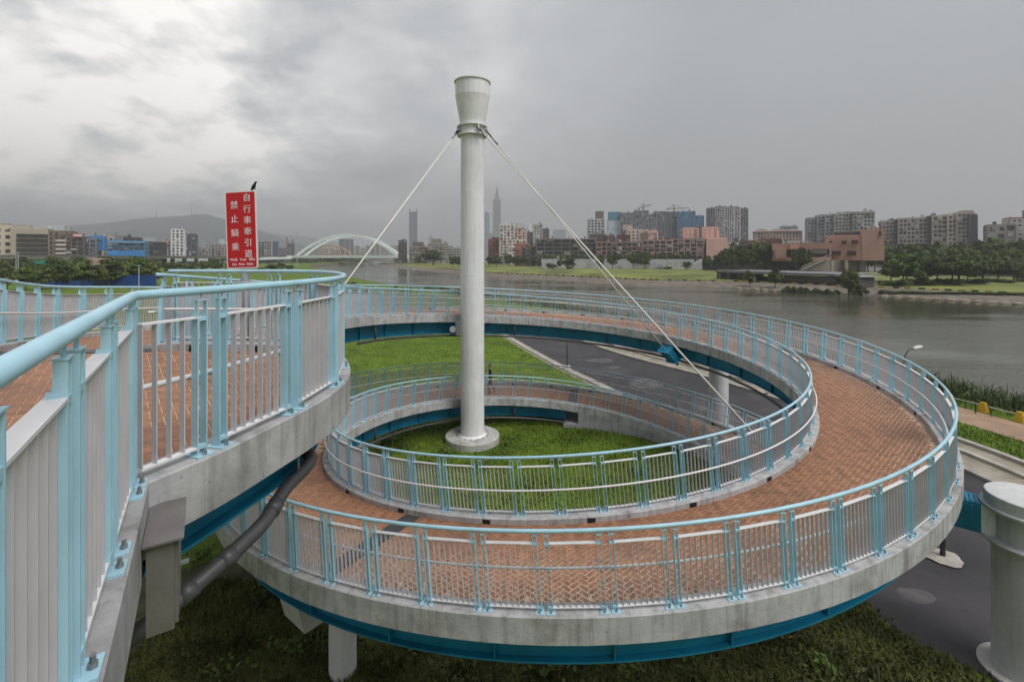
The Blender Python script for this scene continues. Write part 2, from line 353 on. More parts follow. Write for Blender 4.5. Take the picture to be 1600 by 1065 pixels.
M_KERB = mat('kerb_concrete', (0.36, 0.34, 0.30), 0.85, 0.2, 2, 0.3, 12, stain=(0.22, 0.2, 0.17))
M_GRAVEL = mat('sandy_verge', (0.27, 0.24, 0.19), 0.9, 0.3, 1.2, 0.6, 18, stain=(0.14, 0.125, 0.10), stain_scale=0.5)
M_PATH = mat('tan_path', (0.30, 0.20, 0.135), 0.85, 0.18, 1.2, 0.2, 25)
def kerb(line, w, h, name='kerb'):
    fr = []
    for i, p in enumerate(line):
        t = line[min(i+1, len(line)-1)]-line[max(i-1, 0)]; n = Vector((-t.y, t.x, 0)).normalized(); fr.append((Vector((p.x, p.y, GZ)), n))
    return tag(MB().sweep(fr, [(-w/2, -0.1), (-w/2, h), (w/2, h), (w/2, -0.1)]).obj(name, M_KERB), kind='structure')
def edge_walk():
    l1 = offs(road_r, 0.0); a = []
    far_l = [p for p in road_l if p.y > 27]; n = len(far_l)
    ribbon('verge', offs(road_l, -1.1)[:n], offs(road_l, 0.05)[:n], GZ+0.008, M_GRAVEL)
    kerb(offs(road_l, -0.55)[:n-6], 0.55, 0.10)
    kerb(offs(road_r, 0.20), 0.35, 0.13)
    ribbon('verge', offs(road_r, 0.35), offs(road_r, 3.3), GZ+0.008, M_GRAVEL)
    kerb(offs(road_r, 2.0), 0.3, 0.14); kerb(offs(road_r, 3.4), 0.3, 0.16)
    ribbon('path', offs(road_r, 6.4), offs(road_r, 9.6), GZ+0.010, M_PATH)
edge_walk()
M_PATCH = mat('asphalt_patch', (0.085, 0.082, 0.085), 0.8, 0.25, 2.0, 0.3, 40)
for k, (px_, py_, rx_, ry_) in enumerate(((936, 563, 1.5, .9), (960, 574, .8, .5), (1010, 600, 1.2, 1.6), (1430, 930, .5, .35), (1120, 640, 1.4, .8))):
    c_ = G(px_, py_); rg_ = random.Random(k+3); m_ = MB(); n_ = 16
    for j in range(n_): a_ = 2*math.pi*j/n_; r_ = rg_.uniform(.75, 1.1); m_.v.append((c_.x+rx_*r_*math.cos(a_), c_.y+ry_*r_*math.sin(a_), GZ+.016))
    m_.f.append(tuple(range(n_))); m_.m.append(0); tag(m_.obj('road_patch', M_PATCH), kind='structure')

# ------------------------------------------------------------------ the spiral ramp: stations along it
CX, CY, RI, RO, DZ = 1.76, 17.80, 8.15, 11.0, 0.13
KPH = np.radians([0, 90, 180, 270, 360, 450, 520]); KZ = np.array([-2.331, -3.443, -4.364, -5.265, -6.702, -7.961, -8.994]); KM = np.gradient(KZ, KPH)
def zring(q):
    if q >= KPH[-1]: return KZ[-1]+KM[-1]*(q-KPH[-1])
    i = int(np.clip(np.searchsorted(KPH, q)-1, 0, len(KPH)-2)); h = KPH[i+1]-KPH[i]; t = (q-KPH[i])/h
    return (2*t**3-3*t**2+1)*KZ[i]+(t**3-2*t**2+t)*h*KM[i]+(-2*t**3+3*t**2)*KZ[i+1]+(t**3-t**2)*h*KM[i+1]
def ring(phi, r, dz=0.0):
    q = R(phi); return Vector((CX-r*math.cos(q), CY+r*math.sin(q), zring(q)+dz))
ZP = -1.433                                            # curb top of the lookout platform
def zs(Y): return ZP-0.0845*max(0.0, Y-7.2)
inn0 = [(-6.0,7.85),(-6.15,9.3),(-6.3,10.8),(-6.39,12.4),(-6.39,14.2),(-6.39,16.0)]
out0 = [(-8.8,7.55),(-9.6,8.8),(-10.35,10.0),(-11.05,11.5),(-11.3,14.0),(-10.75,16.3)]
inn_k = [Vector((x, y, zs(y))) for x, y in inn0]+[ring(0, RI), ring(11, RI)]
out_k = [Vector((x, y, zs(inn0[i][1])-0.02*i)) for i, (x, y) in enumerate(out0)]+[Vector((-9.95, 18.4, zring(0)-0.02)), ring(14, RO, 0.06)]
INN = catmull(inn_k, 6)[:-1]; OUT = catmull(out_k, 6)[:-1]
NST = len(INN)
PH_END = 542
for k in range(0, 213):
    ph = 11+k*2.5
    if ph > PH_END: break
    w = min(1, k/12); INN.append(ring(ph, RI)); OUT.append(ring(ph+3*(1-w), RO, 0.06+(DZ-0.06)*w))
NTOT = len(INN)
PHI = [None]*NST+[11+k*2.5 for k in range(NTOT-NST)]
def frames(a, b, i0=0, i1=None):
    out = []
    for p, q in list(zip(a, b))[i0:i1]:
        d = q-p; d.z = 0; out.append((p, d.normalized()))
    return out
F_IN = frames(INN, OUT); F_OUT = [(q, -d) for q, (p, d) in zip(OUT, F_IN)]     # lateral always points towards the deck
EDGE, CURBI = -0.13, 0.19
ramp = thing('spiral_ramp', 'long spiral cycle ramp with brick deck, concrete edge and blue steel girders', 'ramp', (CX, CY, GZ))
def ramp_parts():
    # deck slab between the curbs
    mb = MB(); o = 0; n = NTOT
    for (p, d), (q, e) in zip(F_IN, F_OUT):
        a = p+d*CURBI*0.9; b = q+e*CURBI*0.9
        for pt, z in ((a, -0.132), (b, -0.132), (b, -0.36), (a, -0.36)): mb.v.append((pt.x, pt.y, pt.z+z))
    for i in range(n-1):
        for j in range(4): mb.f.append((4*i+j, 4*i+(j+1) % 4, 4*i+4+(j+1) % 4, 4*i+4+j)); mb.m.append(0)
    mb.f += [(3, 2, 1, 0), (4*n-4, 4*n-3, 4*n-2, 4*n-1)]; mb.m += [0, 0]
    mb.obj('deck_slab', M_JOINT, ramp)
    prof = [(EDGE, -0.40), (EDGE, -0.012), (EDGE+0.012, 0), (CURBI-0.012, 0), (CURBI, -0.012), (CURBI, -0.40)]
    cut = 2
    MB().sweep(F_IN, prof).obj('inner_curb', M_CURB, ramp); MB().sweep(F_OUT, prof).obj('outer_curb', M_CURB, ramp)
    # steel girders under both edges, as far as the ramp is off the ground
    iend = NST+int((462-11)/2.5)
    for nm, F in (('inner_girder', F_IN[4:iend]), ('outer_girder', F_OUT[4:iend])):
        g = MB(); x = 0.42
        g.sweep(F, [(x, -0.401), (x+0.025, -0.401), (x+0.025, -1.02), (x, -1.02)])
        g.sweep(F, [(x-0.11, -1.021), (x+0.20, -1.021), (x+0.20, -1.05), (x-0.11, -1.05)])
        g.sweep(F, [(x-0.09, -0.4012), (x+0.14, -0.4012), (x+0.14, -0.425), (x-0.09, -0.425)])
        go = g.obj(nm, M_BLUE, ramp)
        st = MB().b2(-0.012, 0.012, -0.10, 0.0, -1.02, -0.43).mesh('stiffener', M_BLUE)
        acc = 0.0; last = F[0][0]
        for p, d in F:
            acc += (p-last).length; last = p
            if acc > 1.75:
                acc = 0; y = d; xx = Vector((-y.y, y.x, 0)).normalized()
                m = Matrix(((xx.x, y.x, 0, p.x+y.x*x), (xx.y, y.y, 0, p.y+y.y*x), (0, 0, 1, p.z), (0, 0, 0, 1)))
                link('stiffener', st, go, matrix=m)
    # cross beams
    for i in range(8, iend, 6):
        p, d = F_IN[i]; q, e = F_OUT[i]; a = p+d*0.45+Vector((0, 0, -0.72)); b = q+e*0.45+Vector((0, 0, -0.72))
        ang = math.atan2((b-a).y, (b-a).x); MB().box((a+b)/2, ((b-a).length, 0.12, 0.5), Matrix.Rotation(ang, 3, 'Z')).obj('cross_beam', M_BLUE, ramp)
    # drain pipes hung under the inner girder
    pts = [p+d*(-0.02)+Vector((0, 0, -1.10)) for p, d in F_IN[NST-2:iend]]
    dp = MB().tube(pts, 0.055, 8).obj('drain_pipe', M_PIPE, ramp, True)
    for i in range(NST, iend, 6):
        p, d = F_IN[i]; a = p+d*0.20+Vector((0, 0, -1.02)); ang = math.atan2(d.y, d.x)
        MB().box(p+d*0.03+Vector((0, 0, -1.068)), (0.36, 0.05, 0.03), Matrix.Rotation(ang, 3, 'Z')).obj('bracket', M_PIPE, dp)
    for i in range(NST+3, iend, 24):
        p, d = F_IN[i]; MB().tube([p+d*0.02+Vector((0, 0, -1.1)), p+d*0.02+Vector((0, 0, -0.40))], 0.05, 8).obj('downspout', M_PIPE, dp, True)
    # solid concrete walls where the ramp comes down to the lawn
    a = NST+int((464-11)/2.5)
    for nm, F in (('abutment_wall', F_IN[a:]), ('abutment_wall', F_OUT[a:])):
        g = MB(); o = 0
        for p, d in F:
            x0, x1 = EDGE+0.006, 0.25
            for off, z in ((x0, p.z-0.401), (x1, p.z-0.401), (x1, min(GZ-0.3, p.z-0.6)), (x0, min(GZ-0.3, p.z-0.6))): g.v.append((p.x+d.x*off, p.y+d.y*off, z))
        n = len(F)
        for i in range(n-1):
            for j in range(4): g.f.append((4*i+j, 4*i+(j+1) % 4, 4*i+4+(j+1) % 4, 4*i+4+j)); g.m.append(0)
        g.f += [(3, 2, 1, 0), (4*n-4, 4*n-3, 4*n-2, 4*n-1)]; g.m += [0, 0]
        g.obj(nm, M_CONC, ramp)
    p, d = F_IN[a-1]; e = Vector((-d.y, d.x, 0)); ang = math.atan2(d.y, d.x)
    MB().box(p+d*0.9+Vector((0, 0, -1.45)), (2.2, 0.9, 0.75), Matrix.Rotation(ang, 3, 'Z')).obj('bearing_seat', M_CONC, ramp)
    # drain holes through the curb
    for F, sgn in ((F_IN, 1), (F_OUT, 1)):
        acc = 0.0; last = F[0][0]
        for i, (p, d) in enumerate(F[3:-3]):
            acc += (p-last).length; last = p
            if acc > 1.95:
                acc = 0; ang = math.atan2(d.y, d.x); c = p+d*(CURBI-0.045)+Vector((0, 0, -0.075))
                MB().box(c, (0.098, 0.165, 0.105), Matrix.Rotation(ang, 3, 'Z')).obj('drain_hole', M_DARK, ramp)
    # expansion joint plates across the deck
    for i, w in ((NST+int((300-11)/2.5), 0.42), (NST+int((463-11)/2.5), 0.5)):
        (p, d), (q, e) = F_IN[i], F_OUT[i]; a = p+d*(CURBI+.005); b = q+e*(CURBI+.005)
        t = (INN[i+1]-INN[i-1]).normalized(); x = (b-a); L_ = x.length; x.normalize(); nn = x.cross(t); nn = nn if nn.z > 0 else -nn; y = nn.cross(x)
        m = Matrix((x, y, nn)).transposed()
        MB().box((a+b)/2+nn*(-0.132+0.012), (L_, w, 0.012), m).obj('joint_plate', M_PLATE, ramp)
ramp_parts()

# ------------------------------------------------------------------ lookout platform by the camera
D0 = Vector((-0.554, 0.8326, 0)).normalized(); E0 = Vector((-2.315, 2.972, ZP))
near_edge = [E0-D0*12, E0]
tongue = catmull([E0, (-2.14,3.45,ZP), (-2.03,3.95,ZP), (-1.93,4.45,ZP), (-1.885,4.9,ZP), (-1.92,5.4,ZP), (-2.08,6.0,ZP), (-2.35,6.6,ZP), (-2.72,7.2,ZP), (-3.2,7.68,ZP), (-3.8,7.93,ZP), (-4.6,8.02,ZP), (-5.5,8.04,ZP), (-5.86,8.02,ZP)], 4)
left_edge = [Vector((-8.98, 7.5, ZP)), Vector((-8.98, 7.5, ZP))-D0*16]
plat = thing('lookout_platform', 'upper brick lookout deck with rounded concrete nose beside the camera', 'platform', (-5, 5, ZP))
def line_frames(pts, left=True):
    fr = []
    for i, p in enumerate(pts):
        a = (pts[i]-pts[i-1]).normalized() if i > 0 else None; b = (pts[i+1]-pts[i]).normalized() if i < len(pts)-1 else None
        t = (a+b) if a is not None and b is not None else (a if b is None else b); t.normalize()
        k = 1.0 if a is None or b is None else 1/max(0.5, math.sqrt((1+a.dot(b))/2))
        n = Vector((-t.y, t.x, 0))*k; fr.append((p, n if left else -n))
    return fr
E_NEAR = [near_edge[0]]+tongue            # one continuous edge, deck on its left
F_PL = line_frames(E_NEAR); F_PLL = line_frames(left_edge)
PLAT_POLY = [p+n*0.05 for p, n in F_PL]+[Vector((-6.05, 8.0, ZP))]+[Vector((-8.75, 7.62, ZP))]+[left_edge[1]+Vector((0.1, 0, 0))]
def platform_parts():
    z0 = ZP-0.132
    tr = tessellate_polygon([[Vector((p.x, p.y, 0)) for p in PLAT_POLY]]); n = len(PLAT_POLY)
    mb = MB(); mb.v = [(p.x, p.y, z0) for p in PLAT_POLY]+[(p.x, p.y, ZP-0.38) for p in PLAT_POLY]
    for t in tr: mb.f.append(tuple(t)); mb.f.append(tuple(i+n for i in t)); mb.m += [0, 0]
    for i in range(n): j = (i+1) % n; mb.f.append((i, j, n+j, n+i)); mb.m.append(0)
    mb.obj('deck_slab', M_JOINT, plat)
    prof = [(0, -0.40), (0, -0.012), (0.012, 0), (0.308, 0), (0.32, -0.012), (0.32, -0.40)]
    MB().sweep(F_PL, prof).obj('edge_curb', M_CONC, plat); MB().sweep(F_PLL, prof).obj('edge_curb', M_CONC, plat)
    g = MB(); x = 0.46
    g.sweep(F_PL, [(x, -0.401), (x+0.03, -0.401), (x+0.03, -0.78), (x, -0.78)]); g.sweep(F_PL, [(x-0.11, -0.781), (x+0.14, -0.781), (x+0.14, -0.805), (x-0.11, -0.805)])
    g.obj('girder', M_BLUE, plat)
    # joint between the platform and the ramp
    a, b = Vector((-5.95, 7.78, 0)), Vector((-8.9, 7.38, 0)); d = b-a
    MB().box((a+b)/2+Vector((0, 0, z0+0.012)), (d.length, 0.30, 0.014), Matrix.Rotation(math.atan2(d.y, d.x), 3, 'Z')).obj('joint_plate', M_PLATE, plat)
    for dx_, dy_ in ((-5.25, 7.70), (-4.15, 7.665)):
        MB().box((dx_, dy_, ZP-0.075), (0.11, 0.10, 0.095)).obj('drain_hole', M_DARK, plat)
platform_parts()

# ------------------------------------------------------------------ herringbone brick pavers
def pavers():
    BL, BW, J = 0.204, 0.102, 0.0085
    ca, sa = math.cos(R(40)), math.sin(R(40))
    def lattice(x0, x1, y0, y1):
        # unit cell of a herringbone: horizontal brick at (0,0), vertical brick above it, shifted along the diagonal
        out = []; S = int(max(x1-x0, y1-y0)*1.5/BW)+4; cx, cy = (x0+x1)/2, (y0+y1)/2
        for i in range(-S, S):
            for j in range(-S//2, S//2):
                # cell origin in unit steps of BW: translate vectors (1,1) and (2,-2)
                u = i+2*j; v = i-2*j
                for (a, b, w, h) in ((u, v, 2, 1), (u, v+1, 1, 2)):
                    x = (a+w/2)*BW; y = (b+h/2)*BW; X = cx+x*ca-y*sa; Y = cy+x*sa+y*ca
                    if x0 <= X <= x1 and y0 <= Y <= y1: out.append((X, Y, 0 if w == 2 else 1))
        return out
    def surf(i0, i1):
        kd_pts = []
        for i in range(i0, i1-1):
            for s in range(5):
                t = s/5; a = INN[i].lerp(INN[i+1], t); b = OUT[i].lerp(OUT[i+1], t)
                w = (b-a).length; n = int(w/0.06); tan = (INN[i+1].lerp(OUT[i+1], .5)-INN[i].lerp(OUT[i], .5)).normalized(); lat = (b-a).normalized(); nn = lat.cross(tan); nn = nn if nn.z > 0 else -nn
                for k in range(n+1):
                    u = k/n
                    if 0.06 < u*w < w-0.06: kd_pts.append((a.lerp(b, u), nn))
        kd = KDTree(len(kd_pts))
        for j, (p, nn) in enumerate(kd_pts): kd.insert((p.x, p.y, 0), j)
        kd.balance(); return kd, kd_pts
    places = []
    lapA = NST+int((372-11)/2.5)
    for i0, i1 in ((0, lapA), (lapA-1, NTOT)):
        kd, pts = surf(i0, i1); xs = [p.x for p, _ in pts]; ys = [p.y for p, _ in pts]
        for X, Y, o in lattice(min(xs)-.1, max(xs)+.1, min(ys)-.1, max(ys)+.1):
            c, j, dist = kd.find((X, Y, 0))
            if dist < 0.06:
                p, nn = pts[j]; z = p.z-(nn.x*(X-p.x)+nn.y*(Y-p.y))/nn.z
                # leave room for the joint plates
                places.append((Vector((X, Y, z-0.132)), nn, o, ramp))
    poly = [(p.x, p.y) for p in PLAT_POLY]
    def inside(x, y):
        r = False; j = len(poly)-1
        for i in range(len(poly)):
            xi, yi = poly[i]; xj, yj = poly[j]
            if (yi > y) != (yj > y) and x < (xj-xi)*(y-yi)/(yj-yi)+xi: r = not r
            j = i
        return r
    poly = [(p.x, p.y) for p in [p+n*0.22 for p, n in F_PL]+PLAT_POLY[-3:]]
    for X, Y, o in lattice(-11, 1.5, -1.5, 8.1):
        if inside(X, Y) and X/max(Y, .2) > -1.35 and Y > 0.5: places.append((Vector((X, Y, ZP-0.132)), Vector((0, 0, 1)), o, plat))
    hw = [((BL-J)/2, (BW-J)/2), ((BW-J)/2, (BL-J)/2)]
    def size_key(it):
        p = it[0]; vis = 1.0
        if it[3] is ramp:
            a = math.atan2(p.y-CY, p.x-CX)
            vis = 1.0 if (-150 < math.degrees(a) < 20 and p.z > -6.4) else 0.05
        else: vis = 0.5 if p.x/p.y < -0.55 else 1.0
        return vis/(p.y*p.y+p.x*p.x)
    one = [None, None]
    def single(o):
        if one[o] is None:
            a, b = hw[o]; mb = MB(); c = 0.006
            mb.v = [(-a,-b,0),(a,-b,0),(a,b,0),(-a,b,0),(-a+c,-b+c,.007),(a-c,-b+c,.007),(a-c,b-c,.007),(-a+c,b-c,.007)]
            mb.f = [(4,5,6,7),(0,1,5,4),(1,2,6,5),(2,3,7,6),(3,0,4,7)]; mb.m = [0]*5
            one[o] = mb.mesh('paver', M_BRICK)
        return one[o]
    for par in (ramp, plat):
        mine = sorted([p for p in places if p[3] is par], key=size_key, reverse=True)
        for p, nn, o, _ in mine[:300]:
            m = basis(p, nn); link('paver', single(o), par, matrix=m)
        mb = MB()
        for p, nn, o, _ in mine[300:]:
            a, b = hw[o]; m = basis(p, nn); k = len(mb.v); c = 0.006
            for v in ((-a,-b,0),(a,-b,0),(a,b,0),(-a,b,0),(-a+c,-b+c,.007),(a-c,-b+c,.007),(a-c,b-c,.007),(-a+c,b-c,.007)): mb.v.append(tuple(m @ Vector(v)))
            for f in ((4,5,6,7),(0,1,5,4),(1,2,6,5),(2,3,7,6),(3,0,4,7)): mb.f.append(tuple(k+i for i in f)); mb.m.append(0)
        me = bpy.data.meshes.new('paver_field'); me.from_pydata(mb.v, [], mb.f); me.materials.append(M_BRICK)
        tag(link('paver_field', me, par), kind='stuff')
def basis(p, nn):
    ca, sa = math.cos(R(40)), math.sin(R(40)); x = Vector((ca, sa, 0)); x = (x-nn*x.dot(nn)).normalized(); y = nn.cross(x)
    return Matrix(((x.x, y.x, nn.x, p.x), (x.y, y.y, nn.y, p.y), (x.z, y.z, nn.z, p.z), (0, 0, 0, 1)))
pavers()

# ------------------------------------------------------------------ railings
def post_mesh():
    mb = MB(); poly = [(-.036, .004), (-.036, .985), (-.020, .985), (-.020, 1.02), (-.004, 1.02), (-.004, 1.115), (.032, 1.115), (.032, .004)]
    for x in (-.032, .032): mb.prism(poly, 'x', x-.004, x+.004)
    mb.b2(-.040, .040, -.007, .035, 1.1155, 1.122)
    mb.b2(-.0275, .0275, -.03, .03, .972, 1.0)
    mb.b2(-.0275, .0275, .0, .03, .05, .08)
    mb.tube([(0, .015, 1.12), (0, .015, 1.185)], .008, 6)
    return mb.mesh('post', M_RAIL)
def base_mesh():
    mb = MB(); mb.b2(-.062, .062, -.080, .082, 0, .012); return mb.mesh('base_plate', M_RAIL)
def bolt_mesh():
    mb = MB().tube([(0, 0, .012), (0, 0, .03)], .016, 6); mb.tube([(0, 0, .03), (0, 0, .055)], .010, 6); return mb.mesh('bolt', M_STEEL)
def slat_mesh(): return MB().b2(-.0035, .0035, -.0235, .0235, .066, .988).mesh('baluster', M_SLAT)
def brack_mesh(): return MB().b2(-.012, .012, -.115, -.0365, .535, .553).mesh('rail_bracket', M_STEEL)
ME_POST, ME_BASE, ME_BOLT, ME_SLAT, ME_BRACK = post_mesh(), base_mesh(), bolt_mesh(), slat_mesh(), brack_mesh()
_frames = {}
def frame_mesh(L_):
    k = round(L_, 2)
    if k not in _frames:
        _frames[k] = (MB().b2(-k/2, k/2, -.031, .031, .989, 1.001).mesh('top_bar', M_BAR), MB().b2(-k/2, k/2, -.027, .027, .052, .065).mesh('bottom_bar', M_BAR))
    return _frames[k]
def resample(pts):
    ln = [0.0]
    for a, b in zip(pts, pts[1:]): ln.append(ln[-1]+(b-a).length)
    def at(s):
        s = max(0, min(ln[-1], s)); i = int(np.clip(np.searchsorted(ln, s)-1, 0, len(pts)-2)); t = (s-ln[i])/max(1e-9, ln[i+1]-ln[i]); return pts[i].lerp(pts[i+1], t)
    return ln[-1], at
def railing(root, segs, individual, bolts=lambda p: False, gap=0.165, skip=(), lead=()):
    """segs: list of (points with the outside on the left, pitch or None). individual(p): balusters of their own"""
    joined = MB(); jpost = 0; cnt = 0
    for si, (pts, pitch, trim0, trim1) in enumerate(segs):
        Ltot, at = resample(pts); n = max(1, round((Ltot-trim0-trim1)/pitch)); pit = (Ltot-trim0-trim1)/n
        for k in range(n):
            a = at(trim0+k*pit); b = at(trim0+(k+1)*pit); T = (b-a); Lp = T.length; T.normalize(); Nn = Vector((0, 0, 1)); Nn = (Nn-T*Nn.dot(T)).normalized(); Y = Nn.cross(T); c = (a+b)/2
            m = Matrix(((T.x, Y.x, Nn.x, c.x), (T.y, Y.y, Nn.y, c.y), (T.z, Y.z, Nn.z, c.z), (0, 0, 0, 1)))
            hp = Lp/2-gap/2
            for s in ((-1, 1, -1.0-gap/hp) if (si in lead and k == 0) else (-1, 1)):
                if (si, k, s) in skip: continue
                mm = m @ Matrix.Translation((s*hp+random.uniform(-.004, .004), random.uniform(-.003, .003), 0)) @ Matrix.Rotation(random.uniform(-.004, .004), 4, 'Y') @ Matrix.Rotation(random.uniform(-.03, .03), 4, 'Z'); po = link('post', ME_POST, root, matrix=mm)
                link('base_plate', ME_BASE, po); 
                if bolts(c):
                    link('bolt', ME_BOLT, po, loc=(0, .058, 0)); link('bolt', ME_BOLT, po, loc=(0, -.058, 0)); link('rail_bracket', ME_BRACK, po)
            ext = gap/2-.01 if (si, k, 1) in skip else 0.0; m = m @ Matrix.Translation((ext/2, 0, 0)); pl = 2*(hp-.036)+ext; ft, fb = frame_mesh(pl); fo = link('top_bar', ft, root, matrix=m); link('bottom_bar', fb, fo)
            ns = max(2, round(pl/0.088))
            for q in range(1, ns+(1 if ext else 0)):
                x = -.004*(q == ns)-pl/2+pl*q/ns
                if individual(c) and cnt < 300:
                    link('baluster', ME_SLAT, fo, loc=(x, 0, 0)); cnt += 1
                else:
                    o = len(joined.v); 
                    for v in ME_SLAT.vertices: joined.v.append(tuple(m @ (v.co+Vector((x, 0, 0)))))
                    for p in ME_SLAT.polygons: joined.f.append(tuple(o+i for i in p.vertices)); joined.m.append(0)
    if joined.v:
        me = bpy.data.meshes.new('baluster_row'); me.from_pydata(joined.v, [], joined.f); me.materials.append(M_SLAT); tag(link('baluster_row', me, root), kind='stuff')
def rails(root, pts, side, hand=True):
    """side = unit vectors to the outside for every point"""
    MB().tube([p+s*0.015+Vector((0, 0, 1.188)) for p, s in zip(pts, side)], 0.030, 12).obj('handrail', M_RAIL, root, True)
    MB().tube([p-s*0.118+Vector((0, 0, 0.555)) for p, s in zip(pts, side)], 0.020, 8).obj('middle_rail', M_BAR, root, True)
def sides(pts):
    out = []
    for i, p in enumerate(pts):
        t = pts[min(i+1, len(pts)-1)]-pts[max(i-1, 0)]; out.append(Vector((-t.y, t.x, 0)).normalized())
    return out
def all_railings():
    # outer railing of the ramp
    r = thing('ramp_railing', 'pale blue outer railing following the big curve of the spiral ramp', 'railing', tuple(OUT[NST+100]))
    lead = [OUT[0]-D0*9+Vector((0, 0, 0)), OUT[0]-D0*4, OUT[0]]
    lead = [Vector((p.x, p.y, ZP)) for p in lead]
    pts = lead[:-1]+OUT
    railing(r, [(pts, 0.945, 0, 0)], lambda p: p.y < 13.5 and p.x > -6.5 and p.z < -4.5, lambda p: p.y < 14 and p.x > -7)
    rails(r, pts, sides(pts))
    # inner railing of the ramp, running up hill so that its outside is on the left
    r = thing('ramp_railing', 'pale blue inner railing around the open grassy well of the spiral ramp', 'railing', tuple(INN[NST+100]))
    pts = list(reversed(INN))
    railing(r, [(pts, 0.86, 0, 0.02)], lambda p: p.y < 15 and p.z > -6.6 and p.z < -4, lambda p: p.y < 14)
    rails(r, pts, sides(pts))
    # lookout railing: round the nose, then along the near edge past the camera
    r = thing('lookout_railing', 'pale blue railing round the lookout nose and along its near edge', 'railing', (-2.2, 4.5, ZP))
    line = [p+n*0.092 for p, n in F_PL]             # deck on the left of travel
    corner = line[1]
    straight = [line[0], corner]; nose = line[1:]
    nose_r = list(reversed(nose)); straight_r = list(reversed(straight))
    Ln, atn = resample(nose_r); cutp = Ln-0.53
    part1 = [atn(cutp*k/40) for k in range(41)]; part2 = [atn(cutp), nose_r[-1]]
    railing(r, [(part1, 0.86, 0.05, 0.0), (part2, 0.53, 0.0, 0.0), (straight_r, 0.80, 0.15, 0.0)], lambda p: True, lambda p: True, skip={(1, 0, 1)}, lead={2})
    pts = list(reversed(line)); 
    # soften the bend at the corner for the tubes
    i = len(pts)-2; a, b, c = pts[i-1], pts[i], pts[i+1]; d1 = (a-b).normalized(); d2 = (c-b).normalized()
    bend = [b+d1*0.12, b+d1*0.05+d2*0.02, b+d1*0.02+d2*0.05, b+d2*0.12]
    pts2 = pts[:i]+bend+[pts[i+1]]
    rails(r, pts2, sides(pts2))
all_railings()

# ------------------------------------------------------------------ mast, cables, columns
MX, MY = -2.02, 23.8
ANCH = []
def mast():
    t = thing('cable_mast', 'tall white steel mast with flared head standing in the middle of the spiral', 'mast', (MX, MY, GZ))
    c = (MX, MY, 0); r = 0.60
    MB().lathe([(1.38, GZ-0.2), (1.38, GZ+0.30), (1.34, GZ+0.345)], c, 64).obj('plinth', mat('plinth_concrete', (.46, .45, .43), .8, .12, 2, .1, 20, stain=(.28, .26, .22), stain_scale=1.3, streak=.4), t, 30)
    MB().lathe([(r+.1, GZ+.346), (r+.06, GZ+.38), (r, GZ+.42), (r, 6.1)], c, 64).obj('shaft', M_WHITE, t, 30)
    h = MB().lathe([(r, 6.10), (r, 6.62), (r+.01, 6.63), (0.87, 8.10), (0.875, 8.11), (0.875, 8.84)], c, 64).obj('head', M_WHITE, t, 12)
    MB().lathe([(0.876, 8.84), (0.93, 8.845), (0.93, 8.90), (0.876, 8.905)], c, 64).obj('rim', M_WHITE, h, 30)
    for z in (6.13, 6.60): MB().lathe([(r+.002, z), (0.775, z), (0.775, z+.045), (r+.002, z+.045)], c, 64).obj('flange', M_WHITE, t, 30)
    for k in range(16):
        a_ = 2*math.pi*k/16; MB().tube([(MX+.82*math.cos(a_), MY+.82*math.sin(a_), GZ+.34), (MX+.82*math.cos(a_), MY+.82*math.sin(a_), GZ+.40)], .03, 6).obj('anchor_bolt', M_STEEL, t)
    # small seams round the shaft
    for z in (-0.9, -4.6): MB().lathe([(r+.001, z), (r+.006, z+.008), (r+.006, z+.03), (r+.001, z+.038)], c, 64).obj('weld_seam', M_WHITE, t, 30)
    # bracket arm to the ring behind
    p, d = F_IN[NST+int((56-11)/2.5)]; tgt = p+d*0.16; a = Vector((MX, MY, 0)); dr = Vector((tgt.x-MX, tgt.y-MY, 0)); ang = math.atan2(dr.y, dr.x); zc = p.z-0.71
    MB().box(a+dr.normalized()*0.80+Vector((0, 0, zc)), (0.9, 0.5, 0.72), Matrix.Rotation(ang, 3, 'Z')).obj('bracket_arm', M_WHITE, t)
    b = MB().box(a+dr.normalized()*1.32+Vector((0, 0, zc+.01)), (0.42, 0.56, 0.80), Matrix.Rotation(ang, 3, 'Z')).obj('splice_box', M_BLUE, t)
    MB().tube([Vector((-3.05, 24.05, zc)), Vector((-3.07, 24.0, zc))], .17, 20).obj('hatch_cover', M_WHITE, t)
    return t
mast()
